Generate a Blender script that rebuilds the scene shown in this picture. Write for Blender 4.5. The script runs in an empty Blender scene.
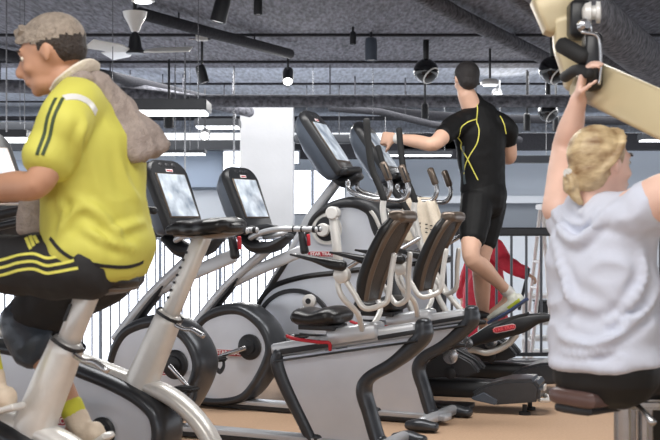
import bpy, bmesh, math, random
from mathutils import Vector, Matrix, noise
from mathutils.bvhtree import BVHTree
random.seed(7)
S = bpy.context.scene
COL = S.collection
V = Vector
PI = math.pi
F = 1200.0          # focal length in pixels of the 660 x 440 frame
EYE = 1.15          # camera height in metres

# ------------------------------------------------------------------ materials
def lin(c):
    return tuple(((x/255)/12.92 if x/255 <= .04045 else ((x/255+.055)/1.055)**2.4) for x in c) + (1,)

def mat(name, rgb, rough=.5, metal=0, var=.06, scale=30, bump=0, bscale=60, emit=0, spec=None, coat=0, rgb2=None, stretch=None):
    m = bpy.data.materials.new(name); m.use_nodes = True
    nt = m.node_tree; b = nt.nodes['Principled BSDF']
    b.inputs['Roughness'].default_value = rough; b.inputs['Metallic'].default_value = metal
    if coat: b.inputs['Coat Weight'].default_value = coat
    if spec is not None: b.inputs['Specular IOR Level'].default_value = spec
    tc = nt.nodes.new('ShaderNodeTexCoord')
    mp = nt.nodes.new('ShaderNodeMapping'); nt.links.new(tc.outputs['Object'], mp.inputs[0])
    if stretch: mp.inputs['Scale'].default_value = stretch
    n = nt.nodes.new('ShaderNodeTexNoise'); n.inputs['Scale'].default_value = scale; n.inputs['Detail'].default_value = 3
    nt.links.new(mp.outputs[0], n.inputs['Vector'])
    r = nt.nodes.new('ShaderNodeValToRGB')
    c = lin(rgb); c2 = lin(rgb2) if rgb2 else None
    r.color_ramp.elements[0].position = .3; r.color_ramp.elements[1].position = .7
    if c2: r.color_ramp.elements[0].color = c; r.color_ramp.elements[1].color = c2
    else:
        r.color_ramp.elements[0].color = tuple(x*(1-var) for x in c[:3])+(1,)
        r.color_ramp.elements[1].color = tuple(min(1, x*(1+var)) for x in c[:3])+(1,)
    nt.links.new(n.outputs['Fac'], r.inputs[0]); nt.links.new(r.outputs[0], b.inputs['Base Color'])
    if emit:
        nt.links.new(r.outputs[0], b.inputs['Emission Color']); b.inputs['Emission Strength'].default_value = emit
    if bump:
        n2 = nt.nodes.new('ShaderNodeTexNoise'); n2.inputs['Scale'].default_value = bscale; n2.inputs['Detail'].default_value = 4
        nt.links.new(mp.outputs[0], n2.inputs['Vector'])
        bp = nt.nodes.new('ShaderNodeBump'); bp.inputs['Strength'].default_value = bump; bp.inputs['Distance'].default_value = .02
        nt.links.new(n2.outputs['Fac'], bp.inputs['Height']); nt.links.new(bp.outputs[0], b.inputs['Normal'])
    return m

M = dict(
 black = mat('black_plastic', (34,35,38), .38, bump=.05, bscale=200),
 gun = mat('gunmetal_paint', (72,74,78), .3, .55),
 dark = mat('dark_satin', (48,49,52), .45, .2),
 silver = mat('silver_paint', (200,202,206), .32, .4, var=.04, scale=8),
 panel = mat('silver_panel', (218,222,230), .3, .4, var=.05, scale=5),
 pearl = mat('pearl_frame', (222,219,214), .3, .3, var=.03),
 white = mat('white_enamel', (228,226,222), .28, .1, var=.02),
 grey = mat('grey_shell', (84,92,104), .35, .3),
 steel = mat('brushed_steel', (190,190,192), .22, .9),
 leather = mat('black_vinyl', (30,29,30), .3, bump=.08, bscale=90),
 bronze = mat('bronze_shell', (112,100,90), .3, .55),
 red = mat('red_plastic', (190,38,52), .4),
 label_red = mat('label_red', (226,92,96), .45),
 logo_red = mat('logo_red', (176,44,58), .4),
 logo_white = mat('logo_white', (238,228,228), .4),
 rubber = mat('rubber', (28,28,29), .7),
 skin = mat('skin', (222,180,156), .5, var=.05, scale=12),
 skin_tan = mat('tanned_skin', (192,144,116), .5, var=.06, scale=12),
 skin_pale = mat('pale_skin', (236,196,178), .5, var=.05, scale=12),
 yellow = mat('yellow_jersey', (204,198,88), .7, var=.04, scale=6, bump=.12, bscale=9),
 yellow_trim = mat('yellow_trim', (224,218,100), .6),
 green_trim = mat('dark_green_trim', (58,72,44), .7),
 black_cloth = mat('black_cloth', (34,33,34), .75, bump=.2, bscale=14),
 grey_satin = mat('grey_satin', (70,78,88), .35, .2, bump=.4, bscale=16),
 black_lycra = mat('black_lycra', (17,17,18), .6, spec=.25),
 lycra_grey = mat('grey_lycra', (82,94,100), .5),
 towel = mat('taupe_towel', (158,144,136), .95, var=.14, scale=40, bump=.5, bscale=140),
 towel_cream = mat('cream_towel', (226,214,196), .9, var=.05, scale=60, bump=.3, bscale=120),
 tee = mat('grey_tee', (206,210,224), .85, var=.03, scale=6, bump=.22, bscale=10),
 leggings = mat('black_leggings', (20,20,22), .6),
 hair_dark = mat('dark_hair', (52,42,36), .6, var=.3, scale=60, bump=.6, bscale=120),
 hair_top = mat('ash_sheen_hair', (158,144,130), .6, var=.25, scale=50, bump=.7, bscale=110),
 hair_short = mat('cropped_hair', (40,36,36), .55, var=.3, scale=90, bump=.5, bscale=140),
 hair_blond = mat('blond_hair', (132,100,66), .42, rgb2=(226,204,162), scale=14, bump=.25, bscale=60, stretch=(1,1,2.2)),
 shoe = mat('beige_shoe', (214,196,174), .6, bump=.2),
 shoe_white = mat('running_shoe', (222,224,212), .5, bump=.2),
 shoe_lime = mat('lime_accent', (196,206,70), .5),
 shoe_blue = mat('blue_accent', (70,84,120), .5),
 sock = mat('yellow_sock', (206,204,66), .8),
 tan = mat('tan_lever_paint', (206,190,154), .35, .1, var=.03, scale=6),
 redcloth = mat('red_jacket', (216,50,72), .7, bump=.2, bscale=12),
 brown_vinyl = mat('brown_vinyl', (96,74,70), .3),
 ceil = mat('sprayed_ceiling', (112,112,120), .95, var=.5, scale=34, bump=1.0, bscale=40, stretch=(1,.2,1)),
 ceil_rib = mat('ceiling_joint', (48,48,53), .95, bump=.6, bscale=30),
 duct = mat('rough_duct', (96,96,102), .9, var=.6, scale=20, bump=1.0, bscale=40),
 ceil_lit_tone = mat('lit_tone_ceiling', (176,182,194), .95, var=.3, scale=26, bump=.8, bscale=30, stretch=(1,.16,1)),  # brighter lighting of the far ceiling put into a paler base colour
 concrete = mat('white_column', (178,178,180), .8, var=.03, scale=3, bump=.1, bscale=20),
 wall_blue = mat('pale_blue_wall', (218,226,236), .9, var=.02, scale=1),
 wall_white = mat('white_wall', (206,211,218), .9, var=.015, scale=1),
 wall_dim = mat('slate_wall', (128,134,142), .9, var=.03, scale=1),
 slate = mat('slate_panel', (158,172,192), .6, var=.05, scale=1),
 floor = mat('tan_rubber_floor', (184,152,124), .75, var=.07, scale=70, bump=.15, bscale=160),
 floor_low = mat('pale_lower_floor', (214,214,214), .5, var=.03, scale=2),
 rail = mat('dark_rail', (60,62,66), .4, .4),
 rail_bar = mat('grey_rail_bar', (104,108,114), .4, .5),
 glow = mat('glowing_pane', (236,242,255), .4, var=.01, scale=1, emit=2.2),
 lamp = mat('lamp_glow', (255,255,255), .4, var=0, emit=9),
 lamp_soft = mat('tube_glow', (250,252,255), .4, var=0, emit=2.5),
 screen = mat('lit_screen', (104,114,128), .15, rgb2=(196,204,212), scale=9, emit=.55),
 orange = mat('terracotta', (206,120,90), .6),
 glass_dark = mat('dark_speaker', (26,27,30), .12, .2, coat=.5),
)

# ------------------------------------------------------------------ mesh kit
class MB:
    def __init__(s): s.v=[]; s.f=[]
    def add(s, vs, fs):
        o=len(s.v); s.v += [V(p) for p in vs]; s.f += [tuple(i+o for i in f) for f in fs]; return s
    def merge(s, o): return s.add(o.v, o.f)

def crom(pts, n=6, closed=False):
    P=[V(p) for p in pts]; out=[]; L=len(P)
    rng = range(L) if closed else range(L-1)
    for i in rng:
        p1=P[i]; p2=P[(i+1)%L]
        p0=P[i-1] if (i>0 or closed) else p1+(p1-p2)
        p3=P[(i+2)%L] if (i+2<L or closed) else p2+(p2-p1)
        for k in range(n):
            t=k/n
            out.append(.5*((2*p1)+(p2-p0)*t+(2*p0-5*p1+4*p2-p3)*t*t+(3*p1-p0-3*p2+p3)*t**3))
    if not closed: out.append(P[-1])
    return out

def lerpl(vals, n, m, closed=False):
    # values given at m control points resampled to the crom samples
    out=[]; L=len(vals)
    for i in (range(L) if closed else range(L-1)):
        a=vals[i]; b=vals[(i+1)%L]
        for k in range(n):
            t=k/n; t=t*t*(3-2*t)
            out.append(a+(b-a)*t)
    if not closed: out.append(vals[-1])
    return out

def sweep(pts, a, b=None, ref=None, closed=False, n=6, seg=14, power=2.0, caps=True, smooth=True):
    """tube along pts; a = half width along ref, b = half height across; lists allowed"""
    m=len(pts)
    if b is None: b=a
    A=list(a) if isinstance(a,(list,tuple)) else [a]*m
    B=list(b) if isinstance(b,(list,tuple)) else [b]*m
    if smooth: P=crom(pts,n,closed); A=lerpl(A,n,m,closed); B=lerpl(B,n,m,closed)
    else: P=[V(p) for p in pts]
    mb=MB(); N=len(P); prev=None
    rings=[]
    for i in range(N):
        if closed: t=P[(i+1)%N]-P[i-1]
        else: t=P[min(i+1,N-1)]-P[max(i-1,0)]
        if t.length<1e-9: t=V((0,0,1))
        t.normalize()
        if ref is not None: r=V(ref)
        elif prev is not None: r=prev
        else: r=V((0,0,1)) if abs(t.z)<.8 else V((1,0,0))
        r=r-t*r.dot(t)
        if r.length<1e-6: r=prev if prev is not None else t.orthogonal()
        r.normalize(); prev=r; q=t.cross(r)
        ring=[]
        for k in range(seg):
            w=2*PI*k/seg; c=math.cos(w); s_=math.sin(w)
            c=math.copysign(abs(c)**(2/power),c); s_=math.copysign(abs(s_)**(2/power),s_)
            ring.append(P[i]+r*(A[i]*c)+q*(B[i]*s_))
        rings.append(ring)
    vs=[p for r in rings for p in r]; fs=[]
    for i in range(N if closed else N-1):
        j=(i+1)%N
        for k in range(seg):
            l=(k+1)%seg
            fs.append((i*seg+k,i*seg+l,j*seg+l,j*seg+k))
    if caps and not closed:
        # rounded end caps
        for end,sgn in ((0,-1),(N-1,1)):
            t=(P[1]-P[0]) if end==0 else (P[-1]-P[-2])
            t=t.normalized()*sgn; rr=min(A[end],B[end])*.6
            base=end*seg; prevb=[base+k for k in range(seg)]
            for sc,d in ((.8,.6),(.45,.92)):
                st=len(vs)
                for k in range(seg): vs.append(P[end]+(vs[base+k]-P[end])*sc+t*rr*d)
                for k in range(seg):
                    l=(k+1)%seg; f=(prevb[k],prevb[l],st+l,st+k)
                    fs.append(f if end else f[::-1])
                prevb=[st+k for k in range(seg)]
            fs.append(tuple(prevb) if end else tuple(prevb[::-1]))
    mb.add(vs,fs); return mb

def cyl(p0,p1,r,r2=None,seg=16):
    return sweep([p0,p1], [r, r if r2 is None else r2], smooth=False, seg=seg, caps=False).merge(MB()) if False else _cyl(p0,p1,r,r2,seg)
def _cyl(p0,p1,r,r2,seg):
    p0=V(p0);p1=V(p1); r2=r if r2 is None else r2
    t=(p1-p0).normalized(); a=t.orthogonal().normalized(); b=t.cross(a)
    vs=[p0+(a*math.cos(2*PI*k/seg)+b*math.sin(2*PI*k/seg))*r for k in range(seg)]
    vs+=[p1+(a*math.cos(2*PI*k/seg)+b*math.sin(2*PI*k/seg))*r2 for k in range(seg)]
    fs=[(k,(k+1)%seg,seg+(k+1)%seg,seg+k) for k in range(seg)]+[tuple(range(seg))[::-1],tuple(range(seg,2*seg))]
    return MB().add(vs,fs)

def lathe(p, axis, prof, seg=24):
    """prof: list of (distance along axis, radius)"""
    p=V(p); t=V(axis).normalized(); a=t.orthogonal().normalized(); b=t.cross(a)
    vs=[];fs=[]
    for d,r in prof:
        r=max(r,1e-4)
        vs+=[p+t*d+(a*math.cos(2*PI*k/seg)+b*math.sin(2*PI*k/seg))*r for k in range(seg)]
    for i in range(len(prof)-1):
        for k in range(seg):
            l=(k+1)%seg; fs.append((i*seg+k,i*seg+l,(i+1)*seg+l,(i+1)*seg+k))
    fs.append(tuple(range(seg))[::-1]); fs.append(tuple(range((len(prof)-1)*seg,len(prof)*seg)))
    return MB().add(vs,fs)

def box(c,d,ax=None):
    c=V(c); X,Y,Z = ax if ax else (V((1,0,0)),V((0,1,0)),V((0,0,1)))
    vs=[c+X*(d[0]/2*i)+Y*(d[1]/2*j)+Z*(d[2]/2*k) for i in(-1,1) for j in(-1,1) for k in(-1,1)]
    return MB().add(vs,[(0,1,3,2),(4,6,7,5),(0,4,5,1),(2,3,7,6),(0,2,6,4),(1,5,7,3)])

def prism(pts, s0, s1, smooth=0):
    """pts: (u,s,z) vectors, used as profile in u,z; extruded from s0 to s1"""
    P=crom(pts,smooth,True) if smooth else [V(p) for p in pts]
    n=len(P)
    vs=[V((p.x,s0,p.z)) for p in P]+[V((p.x,s1,p.z)) for p in P]
    fs=[(k,(k+1)%n,n+(k+1)%n,n+k) for k in range(n)]+[tuple(range(n))[::-1],tuple(range(n,2*n))]
    return MB().add(vs,fs)

def sphere(c,r,seg=18,rings=12,ax=None):
    c=V(c); r=V(r) if not isinstance(r,(int,float)) else V((r,r,r))
    X,Y,Z = ax if ax else (V((1,0,0)),V((0,1,0)),V((0,0,1)))
    vs=[];fs=[]
    for i in range(rings+1):
        ph=PI*i/rings
        for k in range(seg):
            th=2*PI*k/seg
            sr=max(math.sin(ph),1e-3)
            vs.append(c+X*(r.x*sr*math.cos(th))+Y*(r.y*sr*math.sin(th))+Z*(r.z*math.cos(ph)))
    for i in range(rings):
        for k in range(seg):
            l=(k+1)%seg; fs.append((i*seg+k,(i+1)*seg+k,(i+1)*seg+l,i*seg+l))
    fs.append(tuple(range(seg))); fs.append(tuple(range(rings*seg,(rings+1)*seg))[::-1])
    return MB().add(vs,fs)

def mesh_of(mb,name='mesh'):
    me=bpy.data.meshes.new(name); me.from_pydata([tuple(v) for v in mb.v],[],mb.f)
    bm=bmesh.new(); bm.from_mesh(me); bmesh.ops.remove_doubles(bm,verts=bm.verts,dist=1e-6)
    bmesh.ops.recalc_face_normals(bm,faces=bm.faces); bm.to_mesh(me); bm.free()
    return me

def shade(me, ang=40):
    me.polygons.foreach_set('use_smooth',[True]*len(me.polygons))
    bm=bmesh.new(); bm.from_mesh(me)
    for e in bm.edges:
        e.smooth = not (len(e.link_faces)==2 and e.calc_face_angle(0)>math.radians(ang))
    bm.to_mesh(me); bm.free()

def link(name, me, m, parent=None, ang=40):
    shade(me,ang)
    me.name=name
    if m is not None: me.materials.clear(); me.materials.append(m if not isinstance(m,str) else M[m])
    o=bpy.data.objects.new(name,me); COL.objects.link(o)
    if parent: o.parent=parent
    return o

def obj(name, mb, m, parent=None, bevel=0, bseg=3, ang=40, label=None):
    me=mesh_of(mb,name)
    if bevel:
        bm=bmesh.new(); bm.from_mesh(me)
        es=[e for e in bm.edges if len(e.link_faces)==2 and e.calc_face_angle(0)>math.radians(35)]
        bmesh.ops.bevel(bm,geom=es,offset=bevel,segments=bseg,affect='EDGES',clamp_overlap=True)
        bm.to_mesh(me); bm.free()
    o=link(name,me,m,parent,ang)
    if label: o['label']=label
    return o

def tag(o,label,cat,group=None):
    o['label']=label; o['category']=cat
    if group: o['group']=group
    return o
def thing(name,label,cat,loc=(0,0,0),rz=0,group=None):
    o=bpy.data.objects.new(name,None); COL.objects.link(o); o.empty_display_size=.1
    o.location=loc; o.rotation_euler=(0,0,rz); return tag(o,label,cat,group)
def struct(name,mb,m,bevel=0):
    o=obj(name,mb,m,None,bevel); o['kind']='structure'; return o
def dup(root,loc,label,group=None):
    r=root.copy(); COL.objects.link(r); r.location=loc; r['label']=label
    if group: r['group']=group
    for ch in list(root.children):
        c=ch.copy(); COL.objects.link(c); c.parent=r
        for g in list(ch.children):
            d=g.copy(); COL.objects.link(d); d.parent=c
    return r

def fuse(mb, voxel, smooth=6, wrinkle=0, wscale=8, seed=0, stretch=(1,1,1)):
    """one continuous skin grown over overlapping volumes"""
    me=mesh_of(mb,'tmp'); o=bpy.data.objects.new('tmp',me); COL.objects.link(o)
    r=o.modifiers.new('r','REMESH'); r.mode='VOXEL'; r.voxel_size=voxel; r.use_smooth_shade=True
    if smooth:
        s=o.modifiers.new('s','SMOOTH'); s.factor=.5; s.iterations=smooth
    dg=bpy.context.evaluated_depsgraph_get(); dg.update()
    out=bpy.data.meshes.new_from_object(o.evaluated_get(dg))
    bpy.data.objects.remove(o); bpy.data.meshes.remove(me)
    if wrinkle:
        out.calc_loop_triangles()
        nr=[v.normal.copy() for v in out.vertices]
        for v,nn in zip(out.vertices,nr):
            p=V((v.co.x*stretch[0],v.co.y*stretch[1],v.co.z*stretch[2]))*wscale+V((seed,seed*2,seed*3))
            k=noise.noise(p)+.5*noise.noise(p*2.1)
            k=(1-abs(k)*2)            # ridged: soft fabric folds
            v.co+=nn*(k*wrinkle)
    return out

def fuse_obj(name, mb, voxel, m, parent=None, smooth=6, **kw):
    me=fuse(mb,voxel,smooth,**kw); return link(name,me,m,parent,180)

def ribbon(surf, pts, width, lift=.002, n=8, up=None):
    """flat strip laid on the surface of mesh object surf, following pts"""
    me=surf.data; bvh=BVHTree.FromPolygons([v.co.copy() for v in me.vertices],[tuple(p.vertices) for p in me.polygons])
    P=crom(pts,n); on=[]; nr=[]
    for p in P:
        co,no,_,_=bvh.find_nearest(p)
        on.append(co); nr.append(no)
    vs=[];fs=[]
    for i in range(len(P)):
        t=(on[min(i+1,len(P)-1)]-on[max(i-1,0)])
        if t.length<1e-8: t=V((0,0,1))
        t.normalize()
        side=nr[i].cross(t).normalized()
        row=[]
        for k in (-1,-.33,.33,1):
            q=on[i]+side*(width/2*k); co,no,_,_=bvh.find_nearest(q)
            row.append(co+no*lift); 
        row2=[]
        for k in (1,.33,-.33,-1):
            q=on[i]+side*(width/2*k); co,no,_,_=bvh.find_nearest(q)
            row2.append(co-no*.002)
        vs+=row+row2
    for i in range(len(P)-1):
        for k in range(8):
            l=(k+1)%8; fs.append((i*8+k,i*8+l,(i+1)*8+l,(i+1)*8+k))
    fs.append(tuple(range(8))); L=(len(P)-1)*8; fs.append(tuple(range(L,L+8))[::-1])
    return MB().add(vs,fs)

def seen(surf, root, pts):
    """points of the surface that lie on the sight lines of the photo measurements"""
    me=surf.data; bvh=BVHTree.FromPolygons([v.co.copy() for v in me.vertices],[tuple(p.vertices) for p in me.polygons])
    out=[]; e=V((0,0,EYE))
    for px,py in pts:
        d=(W(px,py,1)-e).normalized(); co,_,_,_=bvh.ray_cast(e-root.location,d)
        if co is None:
            q=e+d*(root.location.y) - root.location; co,_,_,_=bvh.find_nearest(q)
        out.append(co)
    return out

def fold(o, root, px, amp, w):
    """raise a soft cloth fold along a line of the garment"""
    C=crom(seen(o,root,px),6); me=o.data; N=[v.normal.copy() for v in me.vertices]; n=len(C)
    for v,nn in zip(me.vertices,N):
        d=1e9; t=0
        for i,c in enumerate(C):
            e=(v.co-c).length_squared
            if e<d: d=e; t=i/(n-1)
        d=math.sqrt(d)
        if d<w*4:
            a=amp*min(1,4*t*(1-t)+.15); v.co+=nn*a*(math.exp(-(d/w)**2)*1.3-.55*math.exp(-((d-1.9*w)/w)**2))
    me.update()

def text(name, s, size, mx, m, parent, ext=.0015, bold=0):
    cu=bpy.data.curves.new('txt','FONT'); cu.body=s; cu.size=size; cu.extrude=ext; cu.offset=bold
    cu.align_x='CENTER'; cu.align_y='CENTER'
    o=bpy.data.objects.new('txt',cu); COL.objects.link(o)
    dg=bpy.context.evaluated_depsgraph_get(); dg.update()
    me=bpy.data.meshes.new_from_object(o.evaluated_get(dg)); bpy.data.objects.remove(o)
    me.transform(mx); return link(name,me,m,parent,30)

def W(px,py,Y):   # a point of the place seen at px,py and lying Y metres from the camera
    return V(((px-330)*Y/F, Y, EYE+(220-py)*Y/F))

class Frame:
    """machine frame: x forward along the machine, y to its left, z up"""
    def __init__(s,ox,oy,deg):
        s.o=V((ox,oy,0)); t=math.radians(deg)
        s.h=V((-math.cos(t),math.sin(t),0)); s.l=V((-math.sin(t),-math.cos(t),0)); s.rz=PI-t
    def P(s,px,py,y=0):
        k=(px-330)/F; ox=s.o.x+y*s.l.x; oy=s.o.y+y*s.l.y
        u=(k*oy-ox)/(s.h.x-k*s.h.y); Y=oy+u*s.h.y
        return V((u,y,EYE+(220-py)*Y/F))
    def L(s,l,y=0): return [s.P(a,b,y) for a,b in l]
def at_y(pts,y): return [V((p.x,y,p.z)) for p in pts]
SY=(0,1,0)

def plate(parent, c, w, h, s='STAR TRAC', size=None, tilt=0, face=1):
    """red maker's plate with white letters on a side of a machine"""
    X=V((-face*math.cos(tilt),0,math.sin(tilt)*1)); Z=V((math.sin(tilt)*face,0,math.cos(tilt))); N=V((0,face,0))
    pts=[]
    for k in range(24):
        a=2*PI*k/24; r=h/2
        pts.append((math.copysign(w/2-r,math.cos(a))+r*math.cos(a), r*math.sin(a)))
    def slab(sc,d0,d1):
        vs=[V(c)+X*(x*sc[0])+Z*(y*sc[1])+N*d0 for x,y in pts]+[V(c)+X*(x*sc[0])+Z*(y*sc[1])+N*d1 for x,y in pts]
        n=24; return MB().add(vs,[(k,(k+1)%n,n+(k+1)%n,n+k) for k in range(n)]+[tuple(range(n)),tuple(range(n,2*n))[::-1]])
    o=obj('logo_plate',slab((1,1),0,.003),'logo_white',parent)
    obj('plate_field',slab((.965,.84),.003,.0045),'logo_red',o)
    mx=Matrix((( X.x,Z.x,N.x,c[0]+N.x*.006),(X.y,Z.y,N.y,c[1]+N.y*.006),(X.z,Z.z,N.z,c[2]),(0,0,0,1)))
    text('lettering',s,size or h*.8,mx,'logo_white',o,bold=.0006)
    return o

def console(root, top, bot, width, depth=.12, scr=None):
    """tall console with bezel, screen, maker's badge, keypad, back shell"""
    top=V((top.x,0,top.z)); bot=V((bot.x,0,bot.z)); e2=(top-bot); H=e2.length; e2.normalize()
    e1=V((0,-1,0)); nrm=V((-e2.z,0,e2.x))           # towards the rider
    def outline(sw,st,sb,n=40):
        pts=[]
        hw=width/2*sw; r=width*.3
        def arc(cx,cy,a0,a1,rx,ry,m=8):
            for i in range(m+1):
                a=a0+(a1-a0)*i/m; pts.append((cx+rx*math.cos(a),cy+ry*math.sin(a)))
        arc(hw-r, H*st-r*.8, 0, PI/2, r, r*.8); arc(-hw+r, H*st-r*.8, PI/2, PI, r, r*.8)
        arc(-hw*.9+.03, H*sb+.03, PI, 1.5*PI, .03,.03,4); arc(hw*.9-.03, H*sb+.03, 1.5*PI, 2*PI, .03,.03,4)
        return pts
    def loft(levels):
        vs=[];n=None
        for (sw,st,sb,d) in levels:
            o=outline(sw,st,sb); n=len(o); vs+=[bot+e1*a+e2*b+nrm*d for a,b in o]
        fs=[]
        for i in range(len(levels)-1):
            for k in range(n):
                l=(k+1)%n; fs.append((i*n+k,i*n+l,(i+1)*n+l,(i+1)*n+k))
        fs.append(tuple(range(n))[::-1]); fs.append(tuple(range((len(levels)-1)*n,len(levels)*n)))
        return MB().add(vs,fs)
    bz=obj('console_bezel',loft([(.96,.985,.02,.004),(1,1,0,-.004),(1.02,1.01,-.01,-.03),(1.0,1.0,0,-.045)]),'black',root)
    obj('back_shell',loft([(.99,.99,.01,-.043),(.97,.98,.0,-.07),(.8,.9,.05,-.07-depth*.6),(.5,.7,.2,-.07-depth)]),'grey',root,label='blue grey rear shell')
    def quad(a0,a1,b0,b1,d0,d1):
        c=bot+e1*((a0+a1)/2)+e2*((b0+b1)/2)+nrm*((d0+d1)/2)
        return box(c,(a1-a0,b1-b0,d1-d0),(e1,e2,nrm))
    sw=width*.36
    fr=obj('screen_frame',quad(-sw-.012,sw+.012,H*.17,H*.80,-.002,.008),'bronze',root,.003)
    obj('screen',quad(-sw,sw,H*.19,H*.785,.006,.0105),'screen',root,label='lit display panel')
    b=obj('badge',quad(-.032,.032,H*.82,H*.86,.002,.007),'logo_white',root)
    obj('badge_mark',quad(-.026,.026,H*.828,H*.845,.007,.008),'logo_red',b)
    k=MB()
    for a in (-.06,0,.06): k.merge(sphere(bot+e1*a+e2*(H*.92)+nrm*.002,(.022,.014,.006),ax=(e1,e2,nrm)))
    obj('speaker_dimple',k,'dark',root)
    lip=sweep([bot+e1*(-width*.42)+nrm*.01,bot+nrm*.03-e2*.01,bot+e1*(width*.42)+nrm*.01],[.03,.045,.03],[.02,.026,.02],ref=nrm)
    kp=obj('keypad',lip,'black',root)
    return e1,e2,nrm,bot,H
# ------------------------------------------------------------------ recumbent bikes
FA=Frame(-.757,6.398,26); FB=Frame(-.422,7.268,26)
def recumbent():
    r=thing('recumbent_bike','','exercise bike',FB.o,FB.rz,'recumbent exercise bikes in the row')
    B=FB.P; A=FA.P
    hw=.11
    # front housing : black rounded band round a silver panel
    loop=FB.L([(190,372),(191,345),(201,322),(218,312),(238,310),(253,318),(264,331),(269,347),(265,363),(255,382),(243,396),(228,401),(207,401),(194,394)],hw*.8)
    loop=at_y(loop,0)
    th=[.032,.032,.036,.040,.042,.040,.038,.036,.034,.032,.03,.03,.03,.032]
    obj('housing_rim',sweep(loop,hw,th,ref=SY,closed=True,power=2.6,seg=20),'gun',r)
    obj('side_panel',prism(loop,-hw*.82,hw*.82,3),'panel',r)
    c=B(250,347,hw*.82); c0=V((c.x,0,c.z))
    for sg in (1,-1):
        hub=obj('crank_hub',lathe((c.x,sg*hw*.8,c.z),(0,sg,0),[(0,.078),(.012,.078),(.018,.07),(.018,.045),(.03,.042),(.034,.02),(.034,0)]),'black',r)
        tip=c+V((.165*sg,0,-.055*sg)); tip.y=sg*(hw+.05); st=V((c.x,sg*(hw+.035),c.z))
        arm=obj('crank_arm',sweep([st,tip],[.014,.011],[.008,.008],ref=(0,1,0) if 0 else None,smooth=False),'steel',r)
        pd=box(tip+V((.0,sg*.05,-.012)),(.12,.09,.026))
        pe=obj('pedal',pd,'rubber',r,.01)
        obj('strap',sweep([tip+V((-.03,sg*.012,-.02)),tip+V((-.035,sg*.02,-.06)),tip+V((-.035,sg*.06,-.085)),tip+V((-.035,sg*.1,-.06)),tip+V((-.03,sg*.108,-.02))],.004,.016),'black',pe)
    lp=B(232,353,hw*.82+.001); plate(r,(lp.x+.02,lp.y,lp.z),.2,.042)
    # mast, brace, console
    obj('mast',sweep([B(196,325),B(226,288),B(270,247)],[.036,.034,.034],[.032,.03,.03],ref=SY,power=2.8),'silver',r,label='slanting silver mast')
    obj('mast_cover',sweep([B(204,322),B(228,292),B(240,278)],[.038,.037,.036],[.014,.014,.006],ref=SY,power=3),'dark',r)
    obj('brace_beam',sweep([B(230,284),B(262,268),B(302,251)],.016,[.03,.034,.036],ref=SY,power=5,smooth=False),'silver',r)
    console(r,B(239,167),B(261,229),.36,.085)
    nk=sweep([B(244,236),B(258,247),B(275,246),B(290,236)],[.09,.1,.08,.05],[.03,.04,.035,.02],ref=SY)
    obj('console_neck',nk,'dark',r)
    for sg in (1,-1):
        s=.2*sg
        base=[B(242,238,.2),B(258,233,.2),B(275,229.5,.2),B(292,229,.2),B(316,229.4,.2)]
        p=at_y(base,s); p[0].y=sg*.10; p[1].y=sg*.17
        if sg<0: p=[V((q.x+(.17 if i>1 else .02),q.y,q.z)) for i,q in enumerate(p)]
        hb=obj('handlebar',sweep(p,.0165),'silver',r)
        for a,b in ((.05,.10),(.40,.46),(.88,1.0)):
            q0=p[3].lerp(p[4],a); q1=p[3].lerp(p[4],b)
            obj('grip_band',cyl(q0,q1,.0195),'black',hb)
        if sg<0: continue
        bh=[B(300,231,.16),B(302,241,.16),B(304,252,.16)]
        obj('bottle_hook',sweep(at_y(bh,.15*sg),.03,[.012,.02,.024],ref=SY),'black',r)
        obj('stop_tag',sweep(at_y([B(307.5,235,.16),B(308,245,.16)],.15*sg),.012,.010,ref=SY,smooth=False),'red',r,label='small red tag')
    # base spine and stabilisers
    u0=B(196,405).x; u1=B(448,415).x
    obj('base_spine',sweep([(u0,0,.042),(u1,0,.042)],.055,.018,ref=SY,power=6,smooth=False),'silver',r)
    obj('base_skirt',box(((u0+u1)/2,0,.02),(abs(u0-u1)*.94,.12,.024)),'black',r,.004)
    for u in (u0+.02,u1+.06):
        st=obj('stabiliser',sweep([(u,-.24,.045),(u,.24,.045)],.03,.025,power=3,smooth=False),'silver',r)
        for sg in (1,-1):
            obj('foot_pad',sweep([(u+.07,sg*.27,.03),(u,sg*.28,.036),(u-.09,sg*.27,.03)],[.03,.045,.04],[.026,.036,.026],ref=SY),'gun',st)
            obj('leveller',cyl((u-.02,sg*.27,0),(u-.02,sg*.27,.02),.02),'rubber',st)
    # rear frame (traced where it shows best)
    lg=at_y([A(277,352,.05),A(276,366,.05),A(286,392,.05),A(300,420,.05),A(314,447,.05)],0); lg.append(V((lg[-1].x-.01,0,.06)))
    obj('frame_leg',sweep(lg,.056,[.036,.045,.042,.038,.036,.034],ref=SY,power=2.6),'gun',r)
    rg=at_y([A(420,323,.05),A(419,336,.05),A(407,350,.05),A(388,365,.05),A(366,378,.05),A(360,392,.05),A(366,415,.05),A(374,442,.05)],0); rg.append(V((rg[-1].x-.02,0,.06)))
    obj('frame_arch',sweep(rg,[.05,.056,.052,.05,.05,.052,.05,.05,.05],[.036,.046,.04,.034,.032,.036,.034,.034,.034],ref=SY,power=2.6,n=8),'gun',r)
    pa=at_y([A(275,358,.04),A(414,339,.04),A(401,354,.04),A(362,380,.04),A(357,392,.04),A(374,446,.04),A(316,446,.04),A(288,396,.04)],0)
    obj('rear_panel',prism(pa,-.036,.036),'panel',r)
    obj('seat_rail',sweep([A(277,350),A(416,329)],.045,.036,ref=SY,power=6,smooth=False),'silver',r)
    obj('rail_slot',sweep([A(280,352,.045),A(330,344.5,.045)],.004,.014,ref=SY,power=6,smooth=False),'dark',r)
    obj('rail_slot',sweep([A(378,338,.045),A(418,331.5,.045)],.004,.011,ref=SY,power=6,smooth=False),'dark',r)
    obj('rail_edge',sweep([A(277,361,.04),A(418,341,.04)],.042,.006,ref=SY,smooth=False),'black',r)
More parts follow.
